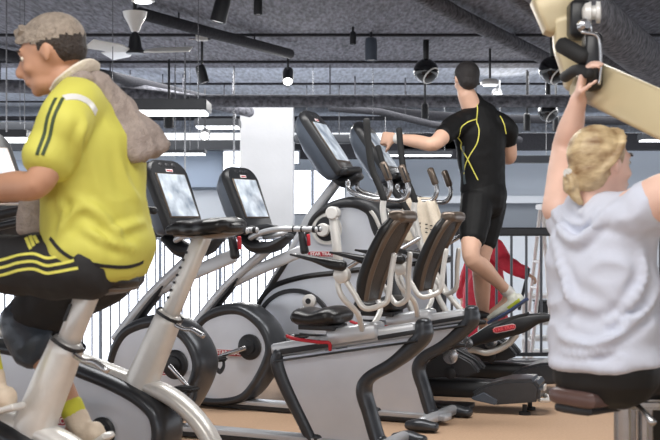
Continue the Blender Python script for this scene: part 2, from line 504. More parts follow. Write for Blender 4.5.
    for p in ((319,342),(362,334),(331,344.5)):
        q=A(p[0],p[1],.046); obj('rail_bolt',lathe(q,(0,1,0),[(0,.012),(.006,.012),(.009,.006),(.009,0)],12),'steel',r)
    # carriage and lever
    obj('seat_carriage',sweep([A(334,337),A(378,330)],.065,.045,ref=SY,power=5,smooth=False),'silver',r)
    obj('release_lever',sweep([A(287,336,.09),A(296,339,.1),A(318,342,.1),A(329,343,.09),A(330,350,.08)],.009,.009),'red',r,label='red seat release lever')
    obj('release_lever',sweep([A(300,334,-.1),A(330,336,-.1),A(350,334,-.05)],.007),'black',r)
    # seat cushion
    s=.14
    us=[A(288,322,s).x, A(331,322,s).x]; z=A(300,319,s).z
    cu=[]
    fu,ru=us; L=fu-ru
    cush=sweep([(fu,0,z-.004),(fu-L*.12,0,z+.004),(fu-L*.45,0,z-.002),(fu-L*.8,0,z+.012),(ru,0,z+.008)],[.115,.135,.145,.145,.12],[.030,.046,.042,.05,.034],ref=SY,power=2.7,seg=24)
    obj('seat',cush,'leather',r)
    obj('seat_pan',sweep([(fu-.03,0,z-.045),(ru+.02,0,z-.045)],.09,.016,ref=SY,power=5,smooth=False),'dark',r)
    # backrest
    s=.14
    ln=[A(383,217,s),A(374,232,s),A(362,256,s),A(353,280,s),A(350,300,s)]
    ctr=[V((p.x-.032,0,p.z)) for p in ln]
    obj('backrest',sweep(ctr,[.10,.125,.13,.126,.11],[.028,.037,.037,.036,.028],ref=SY,power=2.9,seg=28),'leather',r)
    # bronze rear shell: inverted U behind the cushion
    back=[V((p.x-.062,0,p.z)) for p in ln]
    k=[]
    for sg in (1,-1): pass
    U=[V((back[4].x+.01,.075,back[4].z+.0)),V((back[3].x,.088,back[3].z)),V((back[2].x,.098,back[2].z)),V((back[1].x,.10,back[1].z)),V((back[0].x-.0,.065,back[0].z-.008))]
    U=U+[V((p.x,-p.y,p.z)) for p in U[::-1]]
    obj('back_shell',sweep(U,.016,.018,n=5),'bronze',r,label='bronze rear shell')
    obj('head_cap',sweep([V((ctr[0].x-.012,-.085,ctr[0].z+.003)),V((ctr[0].x-.012,.085,ctr[0].z+.003))],.044,.030,ref=(1,0,0),power=2.6),'bronze',r)
    obj('back_plate',prism([V((p.x+.015,0,p.z)) for p in back[1:]]+[V((p.x+.0,0,p.z)) for p in back[:0:-1]],-.09,.09),'black',r)
    # white seat frame tubes and arm pads
    for sg in (1,-1):
        a=.2
        t1=at_y([A(341,271,a),A(337,284,a),A(342,298,a),A(352,314,a),A(350,332,a)],sg*.19); t1[3].y=sg*.14; t1[4].y=sg*.06
        obj('seat_tube',sweep(t1,.014),'pearl',r)
        t2=at_y([A(342,276,a),A(353,293,a),A(364,308.5,a),A(378,305,a),A(383,297,a),A(385,275,a),A(388,255,a)],sg*.19); 
        for i in (3,4,5,6): t2[i].y=sg*(.135-.012*(i-3))
        t2[5].x+=.008; t2[6].x+=.01; t2[4].x+=.005
        obj('arm_tube',sweep(t2,.014),'pearl',r)
        ar=at_y([A(291,254.5,.22),A(310,258,.22),A(332,264,.22),A(343,266,.22)],sg*.22)
        obj('armrest',sweep(ar,[.012,.028,.034,.03],[.006,.014,.026,.026],ref=SY,power=2.8),'leather',r)
        q=A(342,275,.2); obj('arm_pivot',lathe((q.x,sg*.18,q.z),(0,sg,0),[(0,.04),(.035,.04),(.042,.03),(.042,0)]),'pearl',r)
    return r
rb=recumbent()
rb['label']='recumbent bike between the nearer recumbent and the tall cross trainer'
ra=dup(rb,FA.o,'nearest recumbent bike, its black saddle seat and rear frame at the front of the row')
# its cranks stand at another angle
hc_=FB.P(250,347,.09); hc_.y=0
Rm=Matrix.Translation(hc_)@Matrix.Rotation(math.radians(122),4,'Y')@Matrix.Translation(-hc_)
for o in ra.children:
    n=o.name.split('.')[0]
    if n=='crank_arm': o.matrix_basis=Rm
    if n=='pedal':
        c=sum((v.co for v in o.data.vertices),V())/len(o.data.vertices); o.location=(Rm@c)-c

# ------------------------------------------------------------------ upright bikes
F1=Frame(-.508,4.8,26)
F0=Frame(-.685,3.72,26)
def upright(seat_z, fr=F1):
    r=thing('upright_bike','','exercise bike',fr.o,fr.rz,'upright exercise bikes at the left')
    P=F1.P
    top=P(203,236); col=P(170,315); bot=P(139,384)
    d=(top-col).normalized()
    sd=top+d*((seat_z-.035-top.z)/d.z)
    obj('seat_post',sweep([col-d*.05,sd],.03,.036,ref=SY,power=3,smooth=False),'pearl',r)
    sp=r.children[-1] if False else None
    h=MB()
    L=(sd-col).length
    n=V((d.z,0,-d.x))
    for i in range(7):
        q=col+d*(.07+i*(L-.12)/7)+n*.024; h.merge(lathe((q.x,.026,q.z),(0,1,0),[(0,.0055),(.0065,.0055)],10))
    obj('height_hole',h,'dark',r)
    obj('post_collar',sweep([col-d*.008,col+d*.006],.048,.058,ref=SY,power=2.8,smooth=False,caps=False).merge(MB()),'black',r)
    obj('seat_tube',sweep([P(169,317),P(155,350),P(140,386),P(132,405)],[.045,.05,.054,.054],[.056,.062,.07,.078],ref=SY,power=2.8),'pearl',r)
    q=P(176,325,.03)
    obj('adjust_pin',sweep([q,P(184,329,.05),P(193,330,.06),P(203,336,.07)],[.010,.008,.010,.011],None),'steel',r)
    # saddle (wide, two horned)
    x=sd.x; z=seat_z
    sad=sweep([(x+.16,0,z-.012),(x+.10,0,z-.002),(x+.02,0,z-.006),(x-.07,0,z),(x-.13,0,z+.006),(x-.155,0,z-.002)],[.024,.04,.075,.12,.115,.06],[.018,.03,.036,.04,.036,.02],ref=SY,power=2.4,seg=24)
    obj('saddle',sad,'leather',r)
    obj('saddle_edge',sweep([(x+.13,0,z-.03),(x+.02,0,z-.034),(x-.07,0,z-.032),(x-.14,0,z-.02)],[.02,.06,.108,.08],[.008,.01,.012,.01],ref=SY),'bronze',r)
    # long curved frame tube
    fr_=[P(-75,300),P(0,328),P(60,352),P(118,375),P(165,393),P(195,417),P(216,450)]; fr_+= [V((fr_[-1].x-.06,0,.09))]
    obj('frame_tube',sweep(fr_,.05,[.03,.03,.03,.031,.032,.03,.03,.03],ref=SY,power=2.6,n=8),'pearl',r)
    hw=.095
    lp=at_y([P(-70,350,.06),P(-20,345,.06),P(40,356,.06),P(80,371,.06),P(116,386,.06),P(143,402,.06),P(157,420,.06),P(156,447,.06),P(132,462,.06),P(80,470,.06),P(0,468,.06),P(-70,440,.06)],0)
    obj('housing_rim',sweep(lp,hw,.034,ref=SY,closed=True,power=2.6,seg=20),'gun',r)
    obj('side_panel',prism(lp,-hw*.8,hw*.8,3),'panel',r)
    c=P(103,432,hw*.8)
    for sg in (1,-1):
        obj('crank_hub',lathe((c.x,sg*hw*.78,c.z),(0,sg,0),[(0,.062),(.012,.062),(.018,.055),(.018,.035),(.03,.032),(.034,0)]),'black',r)
        st=V((c.x,sg*(hw+.03),c.z)); tip=V((c.x+.13*sg,sg*(hw+.045),c.z+.1*sg))
        obj('crank_arm',sweep([st,tip],[.013,.011],.010,smooth=False),'steel',r)
        obj('pedal',box(tip+V((0,sg*.055,-.005)),(.1,.09,.025)),'rubber',r,.008)
    ql=P(60,440,hw*.8+.001); plate(r,(c.x+.28,ql.y,c.z+.03),.2,.042)
    # mast and console at the front
    mb=P(-60,305); ct=V((P(-22,128).x,0,P(-22,128).z)); cb=V((P(12,222).x,0,P(12,222).z))
    obj('mast',sweep([V((mb.x+.12,0,mb.z-.1)),V((cb.x+.08,0,cb.z-.06))],.034,.03,ref=SY,power=2.8,smooth=False),'silver',r)
    console(r,ct,cb,.36,.12)
    for sg in (1,-1):
        hp=F0.P(-40,196,.20)
        hb=[(cb.x+.04,sg*.07,cb.z-.03),(cb.x+.0,sg*.19,cb.z-.035),(hp.x+.12,sg*.2,hp.z-.045),(hp.x+.03,sg*.2,hp.z-.03),(hp.x-.05,sg*.2,hp.z-.035)]
        obj('handlebar',sweep(hb,.0165),'black',r)
    obj('console_neck',sweep([(cb.x+.12,0,cb.z-.05),(cb.x+.03,0,cb.z-.05),(cb.x-.03,0,cb.z)],[.06,.09,.07],[.04,.045,.02],ref=SY),'dark',r)
    # base
    u0=c.x+.42; u1=fr_[-1].x
    obj('base_spine',sweep([(u0,0,.075),(u1,0,.075)],.045,.03,ref=SY,power=5,smooth=False),'silver',r)
    for u in (u0,u1):
        st=obj('stabiliser',sweep([(u,-.25,.04),(u,.25,.04)],.03,.024,power=3,smooth=False),'gun',r)
        for sg in (1,-1): obj('foot_pad',cyl((u,sg*.22,0),(u,sg*.22,.03),.026),'rubber',st)
    return r
u1=upright(1.12)
u1['label']='unoccupied upright bike with raised black saddle on a pearl seat post'
u0=upright(.96)
u0.location=F0.o; u0['label']='upright bike under the man in the yellow jersey'

# ------------------------------------------------------------------ cross trainers
FE=Frame(1.337,7.134,18); E2O=V((1.69,7.964,0))
FE2=Frame(1.69,7.964,18)
def elliptical():
    r=thing('cross_trainer','','cross trainer',FE.o,FE.rz,'cross trainers in the row')
    P=FE.P; hw=.13
    pan=at_y([P(256,322,.1),P(258,306,.1),P(272,282,.1),P(290,256,.1),P(308,224,.1),P(322,208,.1),P(340,201,.1),P(362,201,.1),P(374,212,.1),P(386,236,.1),P(392,268,.1),P(394,310,.1),P(390,372,.1),P(262,372,.1)],0)
    obj('side_panel',prism(pan,-hw*.75,hw*.75),'panel',r,.01)
    # black arcs of the upper cover
    up=at_y([P(306,236,.1),P(314,218,.1),P(332,206,.1),P(352,203,.1),P(370,209,.1),P(378,227,.1),P(386,250,.1),P(390,285,.1),P(391,330,.1)],0)
    obj('upper_cover',sweep(up,hw*.95,[.018,.026,.036,.042,.055,.062,.055,.045,.03],ref=SY,power=2.6,seg=20),'dark',r)
    st=[P(369,209,hw*.9),P(375,217,hw*.96),P(380,228,hw*.96)]
    obj('cover_flash',sweep(st,.004,.012,ref=SY),'pearl',r)
    fr=at_y([P(251,322,.1),P(256,309,.1),P(264,295,.1),P(276,285,.1),P(303,277,.1),P(334,273,.1),P(372,268,.1),P(400,264,.1)],0)
    obj('lower_band',sweep(fr,hw*.86,[.02,.022,.024,.026,.026,.026,.026,.026],ref=SY,power=3),'black',r)
    obj('front_strut',sweep(at_y([P(270,288,.1),P(289,258,.1)],0),hw*.84,.024,ref=SY,power=3,smooth=False),'black',r)
    obj('front_blade',sweep(at_y([P(249,320,.1),P(258,300,.1),P(284,256,.1),P(300,232,.1)],0),hw*.5,[.012,.014,.02,.02],ref=SY,power=3),'silver',r)
    c=P(295,330,hw*.75)
    for sg in (1,-1):
        dsk=obj('drive_disc',lathe((c.x,sg*hw*.72,c.z),(0,sg,0),[(0,.262),(.03,.262),(.034,.25),(.034,.238),(.022,.236),(.022,0)],48),'black',r)
        obj('disc_face',lathe((c.x,sg*(hw*.72+.02),c.z),(0,sg,0),[(0,.236),(.006,.234),(.012,.2),(.016,0)],48),'panel',dsk)
    b=P(309,301,.15)
    for sg in (1,-1):
        bb=V((b.x if sg>0 else 2*c.x-b.x, sg*.13, b.z if sg>0 else 2*c.z-b.z))
        q=obj('crank_pin',lathe(bb,(0,sg,0),[(0,.042),(.03,.042),(.036,.034),(.036,0)]),'white',r)
        obj('pin_socket',lathe(bb+V((0,sg*.034,0)),(0,sg,0),[(0,.018),(.004,.018),(.004,0)],12),'black',q)
    # upper hub
    c2=P(327,229,hw*.75)
    for sg in (1,-1):
        h=obj('upper_hub',lathe((c2.x,sg*hw*.7,c2.z),(0,sg,0),[(0,.098),(.016,.098),(.018,.088),(.018,.08),(.012,.078),(.012,.03),(.02,.028),(.02,0)],40),'white',r)
        obj('hub_ring',lathe((c2.x,sg*(hw*.7+.011),c2.z),(0,sg,0),[(0,.076),(.006,.074),(.006,0)],40),'black',h)
        obj('hub_cap',lathe((c2.x+.02,sg*(hw*.7+.016),c2.z-.006),(0,sg,0),[(0,.042),(.02,.042),(.026,.036),(.026,0)],24),'white',h)
    # swinging links
    for sg,(px,py) in ((1,(333,213)),(-1,(349,209))):
        y=.2*sg
        a=P(px,py,y); lo=P(px+7,py+62,y)
        lk=obj('swing_link',sweep([a,lo],.024,.03,ref=SY,smooth=False),'pearl',r)
        obj('link_cap',lathe((a.x,y-.035,a.z),(0,1,0),[(0,.04),(.064,.04),(.07,.034),(.07,0)]),'white',lk)
        obj('link_axle',cyl((a.x,0,a.z),(a.x,y,a.z),.02),'steel',lk)
    # mast and console
    obj('mast',sweep([P(296,246),P(312,216),P(340,178)],.034,[.034,.034,.03],ref=SY,power=2.8),'silver',r,label='slanting silver mast')
    console(r,P(310,111),P(350,173),.36,.085)
    lq=P(322,254,hw*.76+.002); plate(r,(lq.x,lq.y,lq.z),.19,.036)
    obj('console_neck',sweep([P(334,176),P(346,182),P(360,176)],[.07,.09,.07],[.03,.04,.025],ref=SY),'dark',r)
    # fixed hand bars with ribbed grips
    for sg in (1,-1):
        q=[P(343,180,.2),P(344,188,.2),P(352,193,.2),P(374,199,.2),P(386,198,.2),P(391,190,.2),P(390,180,.2),P(384,164,.2)]
        q=at_y(q,.22*sg); q[0].y=q[1].y=.1*sg; q[2].y=.16*sg
        fb=obj('fixed_bar',sweep(q,.0165),'steel',r)
        a,b_=q[6],q[7]
        g=obj('pulse_grip',sweep([a.lerp(b_,.05),b_],.024,.024,smooth=False),'bronze',fb)
        for k in range(4):
            w=2*PI*k/4+.4; off=V((math.cos(w)*.0225,math.sin(w)*.0225,0))
            obj('grip_rib',cyl(a.lerp(b_,.12)+off,a.lerp(b_,.95)+off,.005,seg=8),'black',g)
    # moving arms
    for sg in (1,-1):
        y=.38*sg
        q=[P(366.5,120,.38),P(368,140,.38),P(372,168,.38),P(380,188,.38),P(384,200,.38)]
        q=at_y(q,y)
        ga=obj('moving_grip',sweep(q,.021,.021),'rubber',r,label='dark foam arm grip')
        lo=at_y([P(383.5,200,.38),P(383,212,.38),P(389,240,.38),P(399,275,.38),P(408,302,.38),P(420,325,.38)],y)
        obj('moving_arm',sweep(lo,.019),'pearl',r)
        obj('link_rod',sweep([V((lo[2].x,y*.97,lo[2].z)),V((P(340,275,.2).x,y*.7,P(340,275,.2).z))],.016,smooth=False),'steel',r)
    # pedal arm: black beam, platform, plate, silver tube
    for sg in (1,-1):
        y=.22
        dz=0 if sg>0 else -.02
        P2=FE2.P
        A_=[P2(440,352,y),P2(468,343,y),P2(497,331,y),P2(520,324,y),P2(540,318,y),P2(556,318,y)]
        A_=at_y(A_,y*sg)
        if sg<0: A_=[V((p.x+.5,p.y,p.z-.03)) for p in A_]
        pb=obj('pedal_beam',sweep(A_,[.03,.035,.05,.055,.045,.02],[.02,.034,.062,.064,.034,.014],ref=SY,power=3),'black',r)
        off=A_[2]-at_y([P2(497,331,y)],y*sg)[0]
        tb=[P2(444,356,y),P2(470,350,y),P2(487,353,y),P2(505,346,y),P2(516,335,y)]
        tb=[V((p.x+off.x,(y-.02)*sg,p.z+off.z)) for p in tb]
        obj('pedal_tube',sweep(tb,.022),'pearl',r)
        fp=at_y([P2(490,329,y),P2(507,321,y),P2(528,313,y)],y*sg)
        fp=[p+V((off.x,0,off.z-.005)) for p in fp]
        obj('foot_plate',sweep(fp,[.045,.05,.048],[.010,.012,.012],ref=SY,power=4),'rubber',r)
        if sg>0:
            lc=P2(504.5,328.5,y+.062); lp_=plate(r,(lc.x,lc.y,lc.z),.15,.042,size=.03,tilt=.22); lp_.children[0].data.materials[0]=M['label_red']
        q=A_[1]; obj('pivot_boss',lathe((q.x,q.y-.04*sg,q.z-.0),(0,sg,0),[(0,.04),(.08,.04),(.085,.02),(.085,0)]),'steel',r)
    # rail, rear shroud, base
    obj('rear_rail',sweep([(.12,0,.13),(1.05,0,.13)],.075,.055,ref=SY,power=5,smooth=False),'black',r)
    obj('rail_shoe',sweep([(.5,0,.02),(1.5,0,.02)],.09,.015,ref=SY,power=5,smooth=False),'dark',r)
    sh=at_y([P(470,394,.13),P(484,385,.13),P(506,379.5,.13),P(534,379,.13),P(541,388,.13),P(539,402,.13),P(497,405,.13),P(474,399,.13)],0)
    obj('rear_shroud',prism(sh,-.14,.14),'gun',r,.018,4)
    fw=at_y([P(471,398,.135),P(484,392,.135),P(498,400,.135),P(496,405,.135),P(474,400,.135)],0)
    obj('shroud_wing',prism(fw,-.146,.146),'grey',r,.004)
    ux=min(p.x for p in sh)
    obj('rear_bumper',sweep([(ux+.01,-.10,.09),(ux-.022,-.05,.085),(ux-.026,.05,.085),(ux+.01,.10,.09)],.014,.018,ref=(0,0,1)),'pearl',r)
    obj('warning_label',box((ux-.002,-.02,.15),(.01,.07,.035)),'white',r,.002)
    for sg in (1,-1):
        obj('levelling_foot',lathe((ux+.1,sg*.1,0),(0,0,1),[(0,.034),(.016,.034),(.02,.014),(.06,.014)]),'rubber',r)
        obj('levelling_foot',lathe((1.45,sg*.2,0),(0,0,1),[(0,.034),(.016,.034),(.02,.014),(.04,.014)]),'rubber',r)
    obj('front_stabiliser',sweep([(1.45,-.3,.055),(1.45,.3,.055)],.04,.03,power=3,smooth=False),'dark',r)
    # roller bracket between rail and pedals
    for sg in (1,-1):
        q=P(452,354,.1); q=V((q.x,.1*sg,q.z))
        obj('linkage_block',prism([q+V((.2,0,.0)),q+V((0,0,.02)),q+V((-.12,0,-.04)),q+V((-.17,0,-.1)),q+V((-.1,0,-.13)),q+V((.2,0,-.15))],.05*sg,.13*sg),'dark',r,.01)
        obj('roller',lathe((q.x,.12*sg,q.z-.01),(0,sg,0),[(0,.045),(.03,.045),(.034,.03),(.034,0)]),'steel',r)
        obj('roller',lathe((q.x-.0,.12*sg,q.z-.11),(0,sg,0),[(0,.035),(.03,.035),(.034,.02),(.034,0)]),'black',r)
    0 and obj('rear_upright',prism(at_y([P(408,250,.1),P(430,245,.1),P(440,375,.1),P(405,375,.1)],0),-.08,.08),'grey',r,.02)
    return r
e1=elliptical(); e1['label']='unoccupied cross trainer with large tilted console beside the white column'
e2=dup(e1,E2O,'cross trainer the man in black stands on, console partly hidden')
# the two trainers stand at different points of the stride
for o in e1.children:
    n=o.name.split('.')[0]; sy=sum(v.co.y for v in o.data.vertices)
    if n in ('pedal_beam','pedal_tube','foot_plate') or (n=='logo_plate' and o.data.vertices[0].co.z<.7):
        o.location=(.34,0,-.10) if sy>0 else (-.2,0,.03)
def swing(o,piv,deg):
    o.matrix_basis=Matrix.Translation(piv)@Matrix.Rotation(math.radians(deg),4,'Y')@Matrix.Translation(-piv)
pv=FE.P(420,325,.38)
for o in e2.children:
    if o.name.split('.')[0] in ('moving_grip','moving_arm'):
        sy=sum(v.co.y for v in o.data.vertices)
        swing(o,V((pv.x,0,pv.z)),13 if sy>0 else -11)

# cream towel over the far fixed bar of the nearer cross trainer
def FEw(p,o): return o+FE.h*p.x+FE.l*p.y+V((0,0,p.z))
TC=FEw(at_y([FE.P(374,198,.2)],.22)[0],E2O)
def towel_mesh():
    # grid draped over the bar, falling on both sides
    c=TC; h=FE.h; l=FE.l
    vs=[];fs=[]; nu=26; nv=34; wid=.33; ln=.32
    for side in (0,1):
        for i in range(nu+1):
            t=i/nu*2-1
            for j in range(nv+1):
                w=j/nv*2-1
                drop=abs(w)*ln
                a=t*wid/2*(.55+.45*min(1,abs(w)*1.6))
                fold=.016*math.sin(t*9+w*2)*min(1,abs(w)*3)
                off=(.024 if w>0 else -.024)*min(1,abs(w)*8)+ (.012*w)
                p=c+h*(a)+l*(off+fold*(1 if w>0 else -1))+V((0,0,.020-drop*(1-.18*t*(1 if w>0 else .3)) - .004*t*t))
                p+= l*(.004 if side else -.004)*(1 if w>0 else -1)
                vs.append(p)
    n=(nu+1)*(nv+1)
    for s_ in (0,1):
        for i in range(nu):
            for j in range(nv):
                a=s_*n+i*(nv+1)+j; fs.append((a,a+1,a+nv+2,a+nv+1))
    return MB().add(vs,fs)
tw=thing('hand_towel','cream towel with dark hem dashes hanging on the cross trainer hand bar','towel',TC)
mbt=towel_mesh(); mbt.v=[v-tw.location for v in mbt.v]
clo=obj('cloth',mbt,'towel_cream',tw)
dm=MB()
for row in range(3):
    for i in range(7):
        t=-.8+i*.26
        wv=.62+row*.09
        a=t*.15; p=FE.h*a+FE.l*(.024+.012*wv+.016*math.sin(t*9+wv*2)+.006)+V((0,0,.020-wv*.28*(1-.18*t)))
        dm.merge(box(p,(.016,.004,.007),(FE.h,FE.l,V((0,0,1)))))
obj('hem_dash',dm,'black_cloth',tw)
# ------------------------------------------------------------------ people
def basis(front):
    f=V(front).normalized(); z=V((0,0,1)); l=z.cross(f).normalized(); u=f.cross(l); return f,l,u
def head_volumes(c, front, tilt=0, h=.235, female=False, jaw=1.0):
    """head centre c, looking along front; ~h tall. returns fused source volumes (with nose, ears, brow, lips)"""
    f,l,u=basis(front)
    R=Matrix.Rotation(tilt,3,l); f=R@f; u=R@u
    k=h/.235; ax=(f,l,u); mb=MB()
    P=lambda a,b,c_: c+f*(a*k)+l*(b*k)+u*(c_*k)
    mb.merge(sphere(P(-.012,0,.03),(.094*k,.076*k,.088*k),ax=ax))          # skull
    mb.merge(sphere(P(.030,0,-.010),(.062*k,.060*k,.082*k),ax=ax))         # face
    mb.merge(sphere(P(.038,0,-.072),(.046*k*jaw,.046*k*jaw,.040*k),ax=ax)) # jaw and chin
    mb.merge(sphere(P(.066,0,-.094),(.020*k,.024*k,.018*k),ax=ax))
    mb.merge(sphere(P(.076,0,.024),(.020*k,.050*k,.016*k),ax=ax))          # brow
    for s in (1,-1):
        mb.merge(sphere(P(.060,.034*s,-.028),(.026*k,.022*k,.022*k),ax=ax)) # cheek
        e=[P(.000,.072*s,.012),P(-.010,.080*s,.012),P(-.013,.080*s,-.006),P(-.003,.075*s,-.028)]
        mb.merge(sweep(e,[.008*k,.009*k,.009*k,.007*k],.006*k))            # ear
        mb.merge(sphere(P(-.004,.075*s,-.006),(.014*k,.006*k,.022*k),ax=ax))
    mb.merge(sweep([P(.086,0,.014),P(.098,0,-.010),P(.110,0,-.030),P(.094,0,-.038)],[.009*k,.011*k,.015*k,.012*k],[.01*k,.012*k,.012*k,.008*k]))  # nose
    mb.merge(sphere(P(.086,0,-.060),(.014*k,.026*k,.008*k),ax=ax)); mb.merge(sphere(P(.084,0,-.070),(.014*k,.022*k,.008*k),ax=ax)) # lips
    return mb,P,ax,k
def face_bits(parent,P,ax,k):
    for s in (1,-1):
        e=obj('eye',sphere(P(.078,.031*s,.004),.0085*k,12,8),'towel_cream',parent)
        obj('iris',sphere(P(.084,.031*s,.004),.0062*k,10,6),'hair_dark',e)
        obj('eyebrow',sweep([P(.088,.012*s,.026),P(.092,.030*s,.031),P(.080,.050*s,.024)],.003*k,.004*k),'hair_dark',parent)
def limb(pts,rs,**kw): return sweep(pts,rs,n=5,seg=14,**kw)
def hand(wrist, direction, palm_n, size=.18, curl=.5, thumb=1):
    """palm with five bent fingers. direction = towards the fingers, palm_n = out of the palm"""
    d=V(direction).normalized(); n=V(palm_n); n=(n-d*n.dot(d)).normalized(); s=d.cross(n)*thumb
    k=size/.18; mb=MB()
    mb.merge(sweep([wrist-d*.02,wrist+d*.03*k,wrist+d*.08*k],[.026*k,.038*k,.040*k],[.02*k,.016*k,.014*k],ref=s,power=2.4))
    for i,(off,L) in enumerate(((.030,.070),(.010,.078),(-.010,.072),(-.029,.056))):
        p=wrist+d*(.085*k)+s*(off*k); a=0; pts=[p-d*.02*k,p]
        for j,sg in enumerate((.44,.32,.26)):
            a+=curl*(.9 if j==0 else 1.1); pts.append(pts[-1]+(d*math.cos(a)+n*math.sin(a))*(L*sg*k))
        mb.merge(sweep(pts,[.0095*k,.0095*k,.009*k,.0082*k,.007*k],n=3,seg=8))
    t0=wrist+d*.022*k+s*.030*k
    t1=t0+(s*.030+d*.022+n*.008)*k; t2=t1+(s*.006+d*.026+n*.014*(1+curl))*k; t3=t2+(d*.018+n*.012*(1+curl)-s*.008*curl)*k
    mb.merge(sweep([t0,t1,t2,t3],[.013*k,.0115*k,.010*k,.0085*k],n=3,seg=8))
    return mb

# ---- man in the yellow jersey, riding the nearest upright bike
Y0=3.72
def Q(px,py,s=0): return F0.P(px,py,s)
def FW(p): # local of F0 -> world
    return F0.o+F0.h*p.x+F0.l*p.y+V((0,0,p.z))
def QW(px,py,s=0): return FW(Q(px,py,s))
man=thing('person','man in yellow jersey and black striped shorts pedalling with towel on shoulders','person',(F0.o.x,F0.o.y,.9))
def loc(mb,root): mb.v=[v-root.location for v in mb.v]; return mb
hf=V((-1,.10,-.12))
hc=QW(52,55,.02)
mb,HP,hax,hk=head_volumes(hc,hf,tilt=.12,h=.25)
l=F0.l
mb.merge(limb([QW(58,72,0),QW(72,88,0),QW(84,104,0)],[.056,.058,.075]))
# torso under the jersey
mb.merge(sweep([QW(104,262),QW(104,225),QW(98,185),QW(93,150),QW(86,118),QW(82,104)],[.15,.14,.15,.165,.15,.08],[.115,.10,.105,.11,.085,.06],ref=l,n=5,seg=20))
# arms
ns,ne,nw=QW(66,122,.19),QW(38,183,.27),QW(-32,192,.20)
fs_,fe,fw=QW(100,118,-.18),QW(58,186,-.25),QW(-22,197,-.2)
mb.merge(limb([ns,ns.lerp(ne,.5),ne,ne.lerp(nw,.35),nw],[.058,.053,.044,.046,.029]))
mb.merge(limb([fs_,fs_.lerp(fe,.5),fe,fe.lerp(fw,.35),fw],[.058,.050,.042,.043,.028]))
mb.merge(hand(nw,nw-ne,V((0,0,-1))+F0.l*-.2,curl=.9,thumb=-1)); mb.merge(hand(fw,fw-fe,V((0,0,-1)),curl=.9,thumb=1))
# legs
nh,nk,na=QW(92,268,.10),QW(-36,262,.12),QW(-8,378,.13)
fh,fk,fa=QW(104,268,-.10),QW(28,318,-.13),QW(77,419,-.14)
def leg(h,k_,a,toe,s=1):
    m=limb([h,h.lerp(k_,.5),k_,k_.lerp(a,.32),k_.lerp(a,.7),a],[.080*s,.076*s,.056*s,.058*s,.042*s,.034*s])
    m.merge(sweep([a+V((0,0,-.01)),a+V((0,0,-.05))+toe*.03,a+V((0,0,-.065))+toe*.16],[.034,.036,.03],[.03,.03,.02])); return m
toeN=(F0.h+V((0,0,-.25))).normalized(); toeF=(F0.h*.8+V((0,0,-.5))).normalized()
mb.merge(leg(nh,nk,na,toeN)); mb.merge(leg(fh,fk,fa,toeF))
body=fuse_obj('body',loc(mb,man),.0072,'skin_tan',man,5)
face_bits(man,lambda a,b,c_: HP(a,b,c_)-man.location,hax,hk)
# hair: dark faded sides, reflective sheen on top put in as ash colour
f,lx,u=hax
hm=MB(); hm.merge(sphere(HP(-.014,0,.040),(.099*hk,.081*hk,.084*hk),ax=hax)); hm.merge(sphere(HP(-.052,0,.004),(.056*hk,.070*hk,.052*hk),ax=hax))
for i in range(26):
    a=random.uniform(-.05,.05); hm.merge(sphere(HP(.070+random.uniform(-.014,.014),a,.068+random.uniform(-.026,.03)),random.uniform(.010,.015)))
# cut the hairline: keep what lies above and behind it
hme=fuse(loc(hm,man),.006,3,wrinkle=.0012,wscale=120)
hme.materials.append(M['hair_dark']); hme.materials.append(M['hair_top'])
hc_l=hc-man.location
for p_ in hme.polygons:
    d_=p_.center-hc_l; x_=d_.dot(hax[0]); z_=d_.dot(hax[2]); y_=d_.dot(hax[1])
    p_.material_index=1 if z_>.034-.10*x_*.3+.012*noise.noise(d_*60) or x_>.066 else 0
hme.polygons.foreach_set('use_smooth',[True]*len(hme.polygons))
bm_=bmesh.new(); bm_.from_mesh(hme)
def below(c_):
    d_=c_-hc_l; x_=d_.dot(hax[0]); z_=d_.dot(hax[2])
    return (z_<-.040 and x_<.02) or (x_>.02 and z_<.030+.35*(x_-.02)) or (x_>-.03 and x_<=.02 and z_<-.004)
bmesh.ops.delete(bm_,geom=[f_ for f_ in bm_.faces if below(f_.calc_center_median())],context='FACES')
bm_.to_mesh(hme); bm_.free()
ho=bpy.data.objects.new('hair',hme); COL.objects.link(ho); ho.parent=man; ho['label']='short hair, ash coloured sheen on top and dark faded sides'
# jersey
jm=sweep([QW(104,264),QW(102,251),QW(97,230),QW(94,195),QW(93,155),QW(87,122),QW(80,100)],[.185,.197,.188,.175,.19,.17,.085],[.138,.148,.150,.143,.138,.11,.075],ref=l,n=5,seg=24)
jm.merge(sweep([QW(80,104,.07),ns,ns.lerp(ne,.35),ns.lerp(ne,.68)],[.085,.080,.076,.078],[.082,.078,.072,.072],seg=20))
jm.merge(sweep([QW(86,104,-.07),fs_,fs_.lerp(fe,.3),fs_.lerp(fe,.56)],[.09,.088,.085,.09],seg=20))
jm.merge(sweep([QW(68,92,0),QW(80,95,0),QW(88,102,0)],[.06,.07,.075],[.05,.06,.06],ref=l))
jer=fuse_obj('jersey',loc(jm,man),.009,'yellow',man,4,wrinkle=.009,wscale=4.5,seed=3)
for ln_,am,w_ in (([(80,204),(70,218),(60,232)],.012,.016),([(78,202),(98,212),(118,236),(128,252)],.012,.018),([(82,226),(104,240),(138,250)],.010,.014),([(112,232),(130,226),(146,222)],.009,.014),([(76,168),(80,140),(86,118)],.010,.014),([(58,200),(64,215),(60,235)],.008,.012),([(118,150),(128,185),(140,205)],.007,.018)): fold(jer,man,ln_,am,w_)
def RB(pts): return [p-man.location for p in pts]
obj('hem_stripe',ribbon(jer,seen(jer,man,[(50,238),(60,250),(74,259),(98,265),(126,267),(143,262)]),.011),'black_cloth',jer)
for dx in (0,7):
    obj('shoulder_stripe',ribbon(jer,seen(jer,man,[(56+dx,98),(51+dx,108),(47+dx*.9,120),(43+dx*.9,138),(37+dx*.8,155)]),.010),'green_trim',jer)
